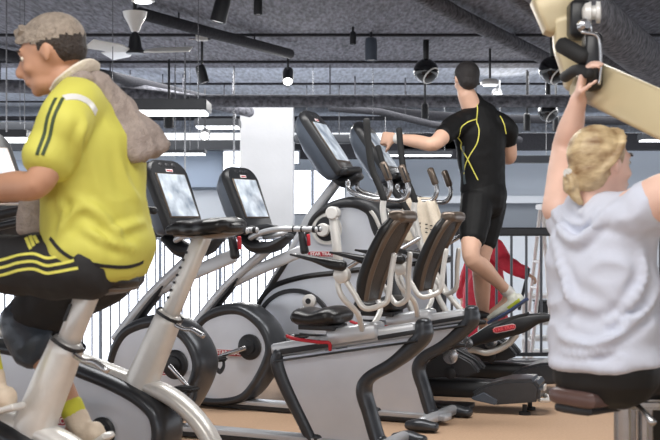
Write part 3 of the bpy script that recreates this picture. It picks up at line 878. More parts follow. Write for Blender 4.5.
obj('shoulder_patch',ribbon(jer,seen(jer,man,[(64,98),(76,97),(88,102),(96,113)]),.026),'white',jer,label='white shoulder panel')
# collar
obj('collar',sweep([p-man.location for p in (QW(58,90,.05),QW(68,80,.075),QW(82,71,.05),QW(91,72,-.01),QW(92,76,-.05))],[.014,.016,.016,.016,.012],[.03,.04,.045,.04,.03]),'towel_cream',man,label='pale stand up collar')
# shorts
sm=sweep([QW(98,240),QW(104,258),QW(106,270)],[.12,.145,.15],[.09,.115,.115],ref=l,n=5,seg=20)
sm.merge(limb([QW(94,266,.09),nh.lerp(nk,.3),nh.lerp(nk,.97)],[.100,.100,.082]))
sm.merge(limb([QW(106,266,-.09),fh.lerp(fk,.35),fh.lerp(fk,.75),fk+F0.h*.0],[.115,.106,.090,.082]))
sm.merge(limb([fk,fk.lerp(fa,.16),fk.lerp(fa,.28)],[.080,.084,.088]))
sho=fuse_obj('shorts',loc(sm,man),.009,'black_cloth',man,4,wrinkle=.007,wscale=7,seed=5)
for i in range(3):
    y=257+i*7.5
    obj('side_stripe',ribbon(sho,seen(sho,man,[(70+i*4,y-4),(56,y),(46,y+1),(34,y-3),(20,y-2),(2,y+3),(-20,y+7)]),.0085),'yellow_trim',sho)
tri=MB()
for i,(a,b,c_,d) in enumerate(((26,238,31,249),(30,236,34,246),(34,236,38,243))):
    tri.merge(ribbon(sho,seen(sho,man,[(a,b),((a+c_)/2,(b+d)/2),(c_,d)]),.010))
obj('shorts_emblem',tri,'yellow_trim',sho)
gm=limb([fk+F0.h*.012+V((0,0,.01)),fk.lerp(fa,.14)+F0.h*.01,fk.lerp(fa,.28)],[.093,.098,.100])
obj('satin_cuff',loc(gm,man) ,'grey_satin',man,label='shiny grey knee panel of far leg')
# shoes and socks
def shoe(a,toe,parent,m1,m2,L=.28,rt=None,lace=True):
    rt=rt or man
    up=(V((0,0,1))-toe*toe.z).normalized(); sd=toe.cross(up)
    base=a-up*.07-toe*.05
    s=MB(); s.merge(sweep([base,base+toe*.10,base+toe*.19,base+toe*(L-.02)],[.036,.038,.046,.034],[.036,.038,.028,.02],ref=sd,power=2.4))
    s.merge(sweep([a+up*.015,a-up*.05],[.042,.04]))
    sh=fuse_obj('shoe',loc(s,rt),.007,m1,rt,3)
    so=MB(); so.merge(sweep([base-up*.034-toe*.035,base-up*.036+toe*.10,base-up*.034+toe*.2,base-up*.024+toe*(L)],[.034,.036,.046,.03],[.012,.012,.012,.012],ref=sd,power=3))
    obj('sole',loc(so,rt),m2,sh)
    if lace:
        lc=MB()
        for i in range(4):
            q=base+toe*(.075+i*.027)+up*(.045-i*.006); lc.merge(sweep([q-sd*.026,q+up*.006,q+sd*.026],.005,.004))
        obj('laces',loc(lc,rt),'towel_cream',sh)
    return sh
shoe(na,toeN,man,'shoe','pearl'); shoe(fa,toeF,man,'shoe','pearl')
obj('sock',loc(limb([fa+(fk-fa).normalized()*.055,fa+(fk-fa).normalized()*.01],[.042,.04]),man),'sock',man)
obj('sock',loc(limb([na+(nk-na).normalized()*.085,na+(nk-na).normalized()*.01],[.042,.04]),man),'sock',man)
# towel over his shoulders: a top-level thing
tws=[QW(56,103,.11),QW(64,92,.10),QW(80,83,.07),QW(97,84,.02),QW(111,99,-.02),QW(124,117,-.05),QW(139,137,-.07),QW(150,152,-.08)]
tm=sweep(tws,[.012,.022,.034,.040,.046,.060,.085,.085],[.012,.014,.018,.022,.026,.034,.044,.03],ref=(F0.l+F0.h*.4),n=6,seg=20,power=2.3)
tm.merge(sweep([QW(100,92,.0),QW(112,112,-.01),QW(124,134,-.03),QW(132,152,-.04)],[.03,.04,.055,.05],[.014,.018,.024,.018],ref=(F0.l+F0.h*.4),n=6))
tm2=fuse(tm,.008,2,wrinkle=.008,wscale=13,seed=9,stretch=(1,1,.35))
to=link('gym_towel',tm2,'towel',None,180); tag(to,'taupe towel slung over the shoulders of the man in yellow','towel')
t2=sweep([QW(28,178,-.16),QW(30,200,-.17),QW(30,232,-.17)],[.03,.04,.045],[.014,.02,.02],ref=F0.l+F0.h*.8,n=6)
t2o=link('towel_end',fuse(t2,.007,2,wrinkle=.006,wscale=14,seed=2,stretch=(1,1,.3)),'towel',None,180); t2o.parent=to; t2o['label']='front end hanging before his belly'

# ---- woman at the press machine
wom=thing('person','blonde woman in pale grey tee with raised arms, seen from behind on machine seat','person',(.82,3.6,.575))
wf=V((.80,.60,0)); wf,wl,_u=basis(wf)
def G(px,py,Y=3.6): return W(px,py,Y)
hc=G(601,165,3.62)
mb,HP,hax,hk=head_volumes(hc,V((.86,.50,.0)),tilt=-.05,h=.235)
mb.merge(limb([G(594,184,3.62),G(596,205,3.62),G(600,222,3.62)],[.052,.052,.075]))
sp=[G(607,382),G(606,350),G(602,310),G(600,270),G(600,235),G(601,215)]
mb.merge(sweep(sp,[.16,.15,.13,.14,.16,.07],[.12,.10,.09,.10,.09,.05],ref=wl,n=5,seg=20))
ls,le,lw=G(560,212,3.72),G(565,150,3.84),G(579,98,3.74)
mb.merge(limb([ls,ls.lerp(le,.5),le,le.lerp(lw,.35),lw],[.058,.052,.044,.043,.028]))
mb.merge(hand(lw,G(584,70,3.70)-lw,V((.5,-.3,.3)),size=.175,curl=.55,thumb=-1))
rs_,re,rw=G(632,214,3.5),G(694,182,3.35),G(705,95,3.45)
mb.merge(limb([rs_,rs_.lerp(re,.5),re,re.lerp(rw,.35),rw],[.070,.072,.055,.048,.03]))
mb.merge(hand(rw,V((0,.05,1)),V((-.6,.3,0)),size=.175,curl=.8))
def wleg(h,k_,a): 
    return leg(h,k_,a,(wf+V((0,0,-.1))).normalized())
lh,lk,la=G(585,372,3.7),G(585,372,3.7)+wf*.42+wl*.05+V((0,0,.0)),None
la=lk+V((0,0,-.42))+wf*.05
rh=G(622,370,3.58); rk=rh+wf*.42-wl*.02; ra_=rk+V((0,0,-.42))+wf*.05
for h_,k_,a_ in ((lh,lk,la),(rh,rk,ra_)): mb.merge(wleg(h_,k_,a_))
fuse_obj('body',loc(mb,wom),.009,'skin_pale',wom,5)
face_bits(wom,lambda a,b,c_: HP(a,b,c_)-wom.location,hax,hk)
hm=MB(); hm.merge(sphere(HP(-.018,0,.034),(.094*hk,.080*hk,.088*hk),ax=hax)); hm.merge(sphere(HP(-.052,0,-.016),(.056*hk,.066*hk,.066*hk),ax=hax))
bunc=HP(-.104,.022,-.05)
# strands drawn back from the hairline to the knot at the nape
for i in range(54):
    a=-1.75+3.5*i/53
    st=(.072*math.cos(a*.8)-.004, .078*math.sin(a*.95), .052+.062*math.cos(a) if abs(a)<1.57 else .052-.06*(abs(a)-1.57))
    pts=[]
    for k in range(6):
        t=k/5; x=st[0]*(1-t)+(-.100)*t; y=st[1]*(1-t)+.022*t; z=st[2]*(1-t)+(-.045)*t
        v=V((x+.018,y,z-.030)); n_=V((v.x/.098,v.y/.084,v.z/.092)); sc=1/max(n_.length,.2)
        rr=(1.0+.025*math.sin(i*2.3+k))
        v=v*sc*rr; pts.append(HP(v.x-.018,v.y,v.z+.030) if t<.95 else bunc+hax[1]*.01*math.sin(i))
    hm.merge(sweep(pts,[.0045,.0075,.008,.008,.0075,.006],n=3,seg=8))
bun=[bunc+hax[1]*(.020*math.cos(q))+hax[2]*(.024*math.sin(q))-hax[0]*(.012*math.sin(q*.5)) for q in [i*.9 for i in range(10)]]
hm.merge(sweep(bun,[.010]*10,n=3)); hm.merge(sphere(bunc,(.016,.026,.028),ax=hax))
hm.merge(sweep([bunc,HP(-.098,.012,-.085),HP(-.082,.004,-.112)],[.02,.016,.01]))
hr=fuse_obj('hair',loc(hm,wom),.005,'hair_blond',wom,3,wrinkle=.001,wscale=70); hr['label']='blond braided hair gathered at the nape'
obj('hair_tie',loc(lathe(HP(-.122,.02,-.02),hax[0],[(0,.012),(.01,.014),(.02,.012)],12),wom),'white',wom)
# tee shirt
tm=sweep([G(608,364),G(607,345),G(604,310),G(602,270),G(600,238),G(599,214)],[.196,.188,.175,.178,.185,.09],[.158,.15,.13,.125,.115,.065],ref=wl,n=5,seg=26,caps=False)
tm.f.append(tuple(range(26))); tm.f.append(tuple(range(len(tm.v)-26,len(tm.v))))
tm.merge(sweep([G(590,222,3.66),G(570,220,3.72),G(562,196,3.78)],[.085,.075,.062]))
tm.merge(sweep([G(606,222,3.58),G(632,216,3.5),G(650,204,3.45)],[.09,.088,.080]))
tee=fuse_obj('tee_shirt',loc(tm,wom),.009,'tee',wom,4,wrinkle=.013,wscale=4.6,seed=8,stretch=(1,1,1.5))
for ln_,am,w_ in (([(551,202),(560,228),(576,241),(594,228),(610,208)],.016,.016),([(558,204),(570,222),(584,224),(600,208)],.013,.012),([(560,335),(590,346),(622,332),(656,300)],.013,.015),([(560,352),(592,354),(630,342)],.010,.011),([(598,322),(636,318),(660,286)],.012,.015),([(640,232),(646,275),(622,322)],.012,.018),([(652,228),(640,290),(604,330)],.009,.014),([(556,270),(575,300),(612,312)],.010,.02),([(553,240),(566,290),(572,330)],.008,.016)): fold(tee,wom,ln_,am,w_)
# cowl folds at the back neckline
for i,(a,b) in enumerate(()):
    obj('cowl_fold',loc(sweep([G(560+a*.3,205,3.62),G(566+a*.6,226+b,3.52-.01*i),G(580,236+b,3.47),G(597,228+b,3.46),G(612,212+b*.5,3.47)],[.006,.012,.016,.012,.006],[.006,.010,.012,.01,.006]),wom),'tee',tee)
lm=sweep([G(606,346),G(605,366),G(605,382)],[.15,.175,.17],[.11,.132,.13],ref=wl,n=5,seg=20)
for h_,k_,a_ in ((lh,lk,la),(rh,rk,ra_)):
    lm.merge(limb([h_+V((0,0,.01)),h_.lerp(k_,.5),k_,k_.lerp(a_,.35),k_.lerp(a_,.9)],[.112,.104,.080,.074,.05]))
fuse_obj('leggings',loc(lm,wom),.009,'leggings',wom,4,wrinkle=.003,wscale=8)
for a_ in (la,ra_): shoe(a_,(wf+V((0,0,-.05))).normalized(),wom,'shoe_white','pearl',.25,wom)

# ---- man in black on the far cross trainer
mn=thing('person','man in black top with yellow seams and shorts stepping on cross trainer','person',(1.0,8.2,.45))
YM=8.25
def K(px,py,Y=YM): return W(px,py,Y)
mf=V((-.42,.90,0)); mf,ml,_u=basis(mf)
hc=K(466,80,8.2)
mb,HP,hax,hk=head_volumes(hc,V((-.30,.95,-.02)),tilt=.05,h=.245)
mb.merge(limb([K(466,93,8.2),K(471,105,8.22),K(476,116,8.24)],[.064,.070,.10]))
sp=[K(484,200),K(482,178),K(480,155),K(480,135),K(479,118)]
mb.merge(sweep(sp,[.15,.145,.16,.175,.10],[.11,.105,.11,.11,.06],ref=ml,n=5,seg=20))
LS,LE,LW=K(455,126,8.12),K(433,144,7.9),K(395,138,8.1)
RS,RE,RW=K(506,128,8.3),K(510,157,8.42),K(490,158,8.68)
mb.merge(limb([LS,LS.lerp(LE,.5),LE,LE.lerp(LW,.4),LW],[.062,.058,.048,.047,.032]))
mb.merge(hand(LW,K(376,138,8.2)-LW,V((-.1,1,-.15)),curl=.95,thumb=1,size=.215))
mb.merge(limb([RS,RS.lerp(RE,.5),RE,RE.lerp(RW,.4),RW],[.062,.058,.048,.047,.032]))
mb.merge(hand(RW,V((-.3,.9,.2)),V((0,0,-1)),curl=.8))
h1,k1,a1=K(477,200,8.2),K(471,256,8.0),K(509,293,8.3)
h2,k2,a2=K(491,202,8.35),K(481,262,8.3),K(484,336,8.55)
def leg2(h,k_,a,toe):
    m=limb([h,h.lerp(k_,.45),k_,k_.lerp(a,.3),k_.lerp(a,.7),a],[.092,.088,.060,.062,.043,.036])
    m.merge(sweep([a,a+V((0,0,-.05))+toe*.04,a+toe*.15+V((0,0,-.06))],[.036,.034,.03])); return m
t1=V((-.30,.35,-.55)).normalized(); t1=V((-.66,.35,-.50)).normalized(); t2_=V((-.9,.4,-.1)).normalized()
mb.merge(leg2(h1,k1,a1,t1)); mb.merge(leg2(h2,k2,a2,t2_))
fuse_obj('body',loc(mb,mn),.010,'skin',mn,5)
face_bits(mn,lambda a,b,c_: HP(a,b,c_)-mn.location,hax,hk)
hm=MB(); hm.merge(sphere(HP(-.020,0,.036),(.096*hk,.082*hk,.086*hk),ax=hax)); hm.merge(sphere(HP(-.045,0,-.012),(.060*hk,.070*hk,.060*hk),ax=hax))
fuse_obj('hair',loc(hm,mn),.008,'hair_short',mn,3,wrinkle=.001,wscale=120)
tm=sweep([K(483,192),K(483,176),K(481,155),K(480,135),K(477,116),K(472,104),K(470,99)],[.165,.162,.178,.195,.155,.085,.073],[.125,.120,.125,.13,.105,.08,.072],ref=ml,n=5,seg=24)
tm.merge(limb([K(470,120,8.2),LS,LS.lerp(LE,.55)],[.085,.078,.066])); tm.merge(limb([K(488,120,8.28),RS,RS.lerp(RE,.45)],[.085,.078,.066]))
top=fuse_obj('fitted_top',loc(tm,mn),.009,'black_lycra',mn,4,wrinkle=.003,wscale=9)
def RK(l_): return [K(a,b,YM-.35)-mn.location for a,b in l_]
obj('yellow_seam',ribbon(top,seen(top,mn,[(477,104),(477.5,110),(476.5,119),(479,130),(477,143),(470,155),(465,166),(464,174)]),.0075),'yellow_trim',top)
obj('yellow_seam',ribbon(top,seen(top,mn,[(476.5,119),(468,122),(461,128),(459,136),(461,147),(467,158),(473,170),(478,180)]),.0075),'yellow_trim',top)
obj('yellow_seam',ribbon(top,seen(top,mn,[(500,116),(504,124),(506,134)]),.007),'yellow_trim',top)
obj('side_flash',ribbon(top,seen(top,mn,[(463,146),(463,160),(464,176),(465,184)]),.02),'lycra_grey',top)
sm=sweep([K(484,176),K(484,195),K(484,208)],[.145,.168,.15],[.11,.135,.12],ref=ml,n=5,seg=20)
sm.merge(limb([h1,h1.lerp(k1,.35),h1.lerp(k1,.72)],[.112,.108,.088])); sm.merge(limb([h2,h2.lerp(k2,.35),h2.lerp(k2,.70)],[.112,.106,.085]))
fuse_obj('tight_shorts',loc(sm,mn),.009,'black_lycra',mn,4,wrinkle=.002,wscale=9)
d=(LE-LW).normalized(); obj('wristband',loc(_cyl(LW+d*.01,LW+d*.05,.036,None,20),mn),'white',mn)
s1=shoe(a1,t1,mn,'shoe_white','shoe_blue',.29,mn); shoe(a2,t2_,mn,'shoe_white','shoe_blue',.29,mn)
obj('shoe_flash',ribbon(s1,[p-mn.location for p in (K(509,322,8.1),K(514,312,8.1),K(521,306,8.1))],.03),'shoe_lime',s1)
for a_,k_ in ((a1,k1),(a2,k2)):
    dd=(k_-a_).normalized(); obj('sock',loc(limb([a_-dd*.01,a_+dd*.06],[.044,.043]),mn),'white',mn)

# ---- person in a red jacket beyond the balustrade
YR=10.4
rp=thing('person','person in red jacket and black trousers beyond the balustrade, one arm stretched out','person',(1.33,YR,-.45))
rf,rl,_u=basis(V((1,.25,0)))
def R_(px,py,Y=YR): return W(px,py,Y)
mb,HP,hax,hk=head_volumes(R_(484,218),rf,tilt=.3,h=.22)
mb.merge(limb([R_(484,225),R_(486,238)],[.05,.06]))
mb.merge(sweep([R_(484,320),R_(484,285),R_(485,255),R_(486,242)],[.13,.12,.15,.08],[.10,.09,.1,.05],ref=rl,n=5))
a0,a1_,a2_=R_(493,245,YR-.15),R_(507,263,YR-.25),R_(527,274,YR-.3)
mb.merge(limb([a0,a1_,a2_],[.045,.04,.028])); mb.merge(hand(a2_,a2_-a1_,V((0,0,-1)),curl=.8,size=.16))
b0,b1,b2=R_(478,246,YR+.15),R_(468,275,YR+.2),R_(462,298,YR+.1)
mb.merge(limb([b0,b1,b2],[.045,.04,.028])); mb.merge(hand(b2,V((0,0,-1)),V((1,0,0)),curl=.4,size=.16))
for yy in (-.09,.09):
    h_=R_(486,325,YR+yy); k_=R_(488,362,YR+yy); a_=V((k_.x-.03,YR+yy,-.36)); mb.merge(leg(h_,k_,a_,rf,.9))
fuse_obj('body',loc(mb,rp),.011,'skin',rp,4)
face_bits(rp,lambda a,b,c_: HP(a,b,c_)-rp.location,hax,hk)
hm=MB(); hm.merge(sphere(HP(-.02,0,.03),(.1*hk,.084*hk,.09*hk),ax=hax)); fuse_obj('hair',loc(hm,rp),.01,'hair_dark',rp,2)
jm=sweep([R_(483,330),R_(484,300),R_(485,270),R_(485,250),R_(486,240)],[.24,.20,.18,.18,.09],[.22,.18,.15,.13,.07],ref=rl,n=5,seg=20)
jm.merge(limb([a0,a1_,a1_.lerp(a2_,.9)],[.075,.065,.055])); jm.merge(limb([b0,b1,b1.lerp(b2,.9)],[.07,.06,.055]))
jk=fuse_obj('jacket',loc(jm,rp),.011,'redcloth',rp,3,wrinkle=.008,wscale=9)
obj('collar',loc(sweep([R_(480,242,YR-.1),R_(487,237,YR-.12),R_(496,243,YR-.1)],[.03,.04,.03],[.02,.03,.02]),rp),'black_cloth',jk,label='black jacket collar')
lm=sweep([R_(485,318),R_(486,332)],[.16,.15],[.11,.11],ref=rl)
for yy in (-.09,.09):
    h_=R_(486,325,YR+yy); k_=R_(488,362,YR+yy); a_=V((k_.x-.03,YR+yy,-.33)); lm.merge(limb([h_,k_,a_],[.095,.07,.06]))
fuse_obj('trousers',loc(lm,rp),.011,'black_cloth',rp,3)
for yy in (-.09,.09):
    k_=R_(488,362,YR+yy); shoe(V((k_.x-.03,YR+yy,-.36)),rf,rp,'black_cloth','rubber',.26,rp,False)
# ------------------------------------------------------------------ press machine on the right
pm=thing('press_machine','tan lever press machine with black pad and chrome seat post, at right edge','exercise machine',(.9,3.7,0))
o_=pm.location
def PL(mb): return loc(mb,pm)
# long tan lever
a=W(588,80,3.86); b=W(720,142,3.3)
obj('lever_beam',PL(sweep([a,b],.05,.068,ref=(.25,.9,.1),power=7,smooth=False)),'tan',pm,.0)
p0=W(549,-6,3.9); p1=W(572,42,3.92); p2=W(588,84,3.92)
obj('upper_bracket',PL(sweep([W(552,-6,3.95),W(565,24,3.94)],.045,.075,ref=(0,1,0),power=7,smooth=False)),'tan',pm)
obj('middle_bracket',PL(sweep([W(566,20,3.94),W(574,46,3.93),W(580,84,3.93)],[.05,.04,.04],[.05,.065,.05],ref=(0,1,0),power=6)),'tan',pm)
obj('grip_pad',PL(sweep([W(592,38,3.74),W(592,86,3.74)],.04,.028,ref=(0,1,0),power=5,smooth=False)),'black',pm)
obj('pad_edge',PL(sweep([W(582,32,3.70),W(598,37,3.70),W(600.5,60,3.70),W(599,84,3.70)],.006)),'steel',pm)
obj('handle',PL(sweep([W(562,45,3.78),W(585,58,3.72)],.027,smooth=False)),'rubber',pm)
obj('hand_grip',PL(sweep([W(565,77,3.86),W(577,70,3.74),W(590,74,3.66)],.018)),'rubber',pm)
obj('clamp_block',PL(sweep([W(579,6,3.86),W(579,34,3.86)],.04,.035,ref=(0,1,0),power=6,smooth=False)),'black',pm)
h=obj('weight_spool',PL(lathe(W(582,13,3.80),(1,-.2,0),[(0,.014),(.01,.030),(.028,.034),(.03,.022),(.042,.022),(.044,.034),(.056,.034),(.06,.014)],20)),'white',pm)
obj('spool_bolt',PL(lathe(W(583,26,3.78),(.3,-1,0),[(0,.022),(.02,.022),(.03,.012),(.03,0)],16)),'steel',pm)
obj('bracket_rod',PL(sweep([W(588,2,3.84),W(589,34,3.84)],.010,smooth=False)),'steel',pm)
# uprights outside the frame that carry the lever
obj('main_upright',PL(sweep([(b.x+.03,b.y,.05),(b.x+.03,b.y,b.z+.2)],.05,.05,ref=(1,0,0),power=6,smooth=False)),'tan',pm)
obj('base_rail',PL(sweep([(b.x+.03,b.y,.05),(.95,3.62,.05)],.05,.04,ref=(0,0,1),power=6,smooth=False)),'tan',pm)
obj('handle_link',PL(sweep([W(705,92,3.45),W(712,110,3.42),W(716,130,3.36)],.018)),'rubber',pm)
# seat
st=MB()
c=W(590,398,3.55)
obj('seat_pad',PL(sweep([c-V((.055,0,0)),c+V((.12,.12,0))],[.095,.10],[.026,.026],ref=(-.4,.9,0),power=4,smooth=False)),'brown_vinyl',pm,.0)
obj('seat_base',PL(sweep([c-V((.05,0,.034)),c+V((.09,.12,-.034))],[.07,.08],[.014,.014],ref=(-.4,.9,0),power=4,smooth=False)),'dark',pm)
q=W(625,405,3.6)
obj('seat_post',PL(_cyl((q.x,q.y,.06),(q.x,q.y,q.z-.0),.033,None,28)),'steel',pm)
obj('seat_post',PL(_cyl((q.x+.065,q.y+.02,.06),(q.x+.065,q.y+.02,q.z-.0),.024,None,24)),'steel',pm)
obj('post_head',PL(box((q.x+.03,q.y+.01,q.z+.005),(.17,.10,.03))),'steel',pm,.008)
obj('adjust_lever',PL(sweep([W(636,404,3.55),W(644,412,3.5),W(653,423,3.47)],[.008,.008,.012])),'steel',pm)
obj('foot_base',PL(box((q.x+.03,q.y+.01,.03),(.5,.35,.05))),'tan',pm,.01)

# ------------------------------------------------------------------ setting
def quadslab(pts,z0,z1):
    n=len(pts); vs=[V((x,y,z0)) for x,y in pts]+[V((x,y,z1)) for x,y in pts]
    return MB().add(vs,[(k,(k+1)%n,n+(k+1)%n,n+k) for k in range(n)]+[tuple(range(n))[::-1],tuple(range(n,2*n))])
struct('floor',quadslab([(-7,-4),(8,-4),(8,9.65),(0,9.5),(-3.4,7.6),(-7,5.6)],-.3,0),'floor')
struct('trim_1',quadslab([(0,9.5),(8,9.65),(8,9.8),(0,9.65),(-3.46,7.75),(-3.4,7.6)],-.3,.035),'rail_bar')
struct('floor_lower',quadslab([(-16,5),(16,5),(16,24),(-16,24)],-3.1,-2.9),'floor_low')
struct('floor_landing',quadslab([(.35,9.85),(4.5,9.85),(4.5,12.4),(.35,12.4)],-.6,-.45),'floor_low')
YW=21
def wallpx(name,x0,x1,y0,y1,Y,m,th=.1):
    a=W(x0,y1,Y); b=W(x1,y0,Y); return struct(name,box(((a.x+b.x)/2,Y+th/2,(a.z+b.z)/2),(b.x-a.x,th,b.z-a.z)),m)
wallpx('wall_far',-500,1100,148,460,YW,'wall_blue')
wallpx('wall_far_ledge',352,1100,203,229,YW-.5,'wall_dim',.4)
wallpx('wall_low_right',352,1100,229,480,YW-.6,'wall_white',.3)
wallpx('trim_20',352,1100,196,203,YW-.7,'wall_white',.5)
wallpx('wall_low_left',-400,352,190,460,19.5,'wall_white')
wallpx('wall_glass_panel',176,222,150,187,19.3,'slate',.15)
wallpx('wall_slate_left',-40,176,160,196,19.3,'slate',.15)
# lit windows, and one added glowing backdrop
def window_or_glow(n,x0,x1,y0,y1,Y,muls=()):
    o=wallpx('window_or_glow_%d'%n,x0,x1,y0,y1,Y,'rail_bar',.08)
    a=W(x0,y1,Y-.03); b=W(x1,y0,Y-.03); xs=[a.x]+[W(m,0,Y-.03).x for m in muls]+[b.x]
    for i in range(len(xs)-1):
        obj('pane',box(((xs[i]+xs[i+1])/2,Y-.02,(a.z+b.z)/2),(xs[i+1]-xs[i]-.05,.03,b.z-a.z-.05)),'glow',o)
    return o
window_or_glow(1,292,346,169,215,19.0,(312.5,))
window_or_glow(2,222,242,150,186,19.2)
window_or_glow(3,-20,350,238,420,16,( 40,100,160,220,290))  # added glowing panes that make the white glare behind the left balustrade
window_or_glow(4,292,300,150,165,19.0)
# ceiling: high near slab and bands seen further away
CZ=2.95
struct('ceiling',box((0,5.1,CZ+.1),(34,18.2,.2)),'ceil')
for i,(py) in enumerate((34,61,83,101)):
    Y=(CZ-EYE)*F/(220-py); struct('trim_%d'%(i+2),box((0,Y,CZ-.012),(34,.05,.024)),'ceil_rib')
# lower rear bulkheads
def beam(n,x0,x1,y0,y1,Y,m,d=.5):
    a=W(x0,y1,Y); b=W(x1,y0,Y); return struct('trim_%d'%n,box(((a.x+b.x)/2,Y+d/2,(a.z+b.z)/2),(b.x-a.x,d,b.z-a.z)),m)
beam(10,-420,1100,117,132,19.9,'ceil_lit_tone',.2)
beam(14,-420,1100,116,119,19.0,'ceil_rib',.3)
beam(11,404,1100,133,149,19.4,'ceil_rib',.5)
beam(12,286,460,141,158,19.4,'ceil_rib',.4)
beam(13,-400,244,140,150,18.9,'rail',.3)
struct('ceiling_rear',box((0,18.7,CZ+.1),(34,9,.2)),'ceil_lit_tone')
# pillar
a=W(240,300,18.0); b=W(293,100,18.0)
struct('wall_pillar',box(((a.x+b.x)/2,18.4,-.05),(b.x-a.x,.8,5.95)),'concrete',.01)

# balustrades
def balustrade(label,p0,p1,zb,step,r,zt=1.09,post=6):
    p0=V(p0);p1=V(p1); d=(p1-p0); L=d.length; d.normalize()
    t=thing('balustrade',label,'railing',(p0.x,p0.y,0),math.atan2(d.y,d.x),'balustrades along the floor edge')
    obj('top_rail',box((L/2,0,zt-.035),(L,.05,.07)),'rail',t,.012)
    obj('bottom_rail',box((L/2,0,zb+.02),(L,.03,.03)),'rail',t,.004)
    n=int(L/step)
    bars=[]
    for i in range(n+1): bars.append(i*step)
    big=MB()
    for i,x in enumerate(bars):
        m=_cyl((x,0,zb+.03),(x,0,zt-.06),r,None,8)
        if i<98: obj('bar',m,'rail_bar',t)
        else: big.merge(m)
    if big.v:
        o=obj('bars',big,'rail_bar',t); o['kind']='stuff'
    return t
balustrade('finely barred dark balustrade behind the bikes on the left',(-3.5,7.72,0),(-.02,9.66,0),-.33,.070,.0065)
balustrade('widely barred grey balustrade in front of the person in red',(.02,9.72,0),(3.6,9.76,0),.04,.121,.011)

# ceiling ducts and trays, each a thing
def duct(label,pts,r,m='duct',g='ducts under the ceiling',kind='duct'):
    mb=sweep([V(p) for p in pts],r,smooth=False,seg=20)
    for i in range(len(pts)-1):
        q=pts[i].lerp(pts[i+1],.5)
        if q.z<CZ-.05 and q.y<22: mb.merge(_cyl((q.x,q.y,q.z),(q.x,q.y,CZ-.004),.008,None,6))
    t=obj('air_duct',mb,m); return tag(t,label,'duct',g)
duct('thick rough duct crossing the upper right corner of the ceiling',[W(500,-52,6.6),W(552,-16,7.4),W(655,66,10.6),W(700,100,13.4)],.17)
duct('thinner duct running below and left of the thick corner duct',[W(470,-50,7.4),W(530,-4,8.6),W(640,84,12.4),W(690,115,16)],.12)
duct('slim dark duct slanting over the man in black',[W(390,-24,8.4),W(455,14,9.9),W(560,66,13),W(640,104,17)],.07)
duct('slim dark pipe slanting behind the ceiling fan',[W(139,13,9.9),W(215,34,10.9),W(290,54,12.2)],.05,'ceil_rib')
duct('dark pipe slanting down behind the fan blades',[W(-20,50,12),W(110,76,14),W(210,100,15.6),W(238,108,16)],.06,'ceil_rib')
duct('long horizontal dark pipe in front of the white column',[W(-60,84,13.6),W(60,88,13.7),W(160,97,13.8),W(190,101,13.9),W(470,101,13.9),W(760,101,13.9)],.075)
duct('second horizontal pipe just above the tall cross trainer console',[W(340,108,16.5),W(470,118,17),W(760,124,17.5)],.06,'ceil_rib')
duct('pipe slanting behind the hanging strip light',[W(110,82,14.3),W(150,92,14.5),W(215,104,15),W(250,112,15.4)],.07)
duct('thin curved pipe slanting behind the near console',[W(330,108,15),W(380,112,15),W(430,124,15.3),W(520,140,16)],.045,'ceil_rib')
for (x0,y0,x1,y1,Y,lb) in ((296,139,350,139,16,'grey channel beside the white column'),(-40,126,120,128,16,'dark tray behind the head of the man in yellow')):
    mb=sweep([W(x0,y0,Y),W(x1,y1,Y)],.1,.06,ref=(0,1,0),power=6,smooth=False)
    for f_ in (.2,.8):
        q=W(x0,y0,Y).lerp(W(x1,y1,Y),f_); mb.merge(_cyl((q.x,q.y,q.z),(q.x,q.y,CZ-.004),.008,None,6))
    t=obj('cable_tray',mb,'rail'); tag(t,lb,'tray')

# lamps
def strip(label,x0,x1,y,Y,w=.16,hh=.12,glow=True):
    a=W(x0,y,Y); b=W(x1,y,Y); c=(a+b)/2
    t=thing('strip_light',label,'ceiling light',c,0,'hanging strip lights')
    obj('housing',box((0,0,hh/2),(b.x-a.x,w,hh)),'rail',t,.006)
    if glow: obj('diffuser',box((0,0,-.01),(b.x-a.x-.04,w*.8,.02)),'lamp_soft',t)
    for s in (-1,1):
        obj('hanger',_cyl(((b.x-a.x)*.4*s,0,hh),((b.x-a.x)*.4*s,0,CZ-c.z),.004,None,6),'steel',t)
    return t
strip('large hanging strip light behind the towel of the man in yellow',102,209,112,9.5,.42,.085)
strip('thin bright strip light above the left console',128,206,153.5,15,.3,.05)
strip('dark slim strip light beside the raised arm of the man in black',494,552,163,15,.2,.09,False)
strip('long bright strip behind the arm of the man in black',378,452,155,18.4,.2,.06)
strip('pale strip light left of the white column',196,240,127,17,.5,.1)
strip('bright strip light at the left edge',-60,34,139,9.8,.5,.06)
strip('thin strip light at the right of the raised forearm',640,700,140,16,.3,.08)
def spot(label,px,py,Y,L=.2,r=.05,lit=False,tilt=(0,0,-1),m='black'):
    c=W(px,py,Y); t=thing('spotlight',label,'spotlight',c,0,'ceiling spotlights')
    d=V(tilt).normalized()
    obj('body',lathe(-d*L/2,d,[(0,r*.6),(.01,r*.9),(L*.3,r),(L,r),(L,r*.86),(L-.02,r*.8)],20),m,t)
    obj('lens',lathe(d*(L/2-.018),d,[(0,r*.8),(.012,r*.78)],20),'lamp' if lit else 'white',t)
    obj('bracket',sweep([(0,0,0),(0,0,max(.02,min(.6,CZ-c.z)))],.012,smooth=False),'black',t)
    if lit:
        ld=bpy.data.lights.new('lamp','SPOT'); ld.energy=lit; ld.spot_size=2.2; ld.spot_blend=.8; ld.shadow_soft_size=.05; ld.color=(1,.97,.92)
        lo=bpy.data.objects.new('lamp',ld); COL.objects.link(lo); lo.parent=t; lo.location=d*(L/2+.03); lo.rotation_euler=V((0,0,-1)).rotation_difference(d).to_euler()
    return t
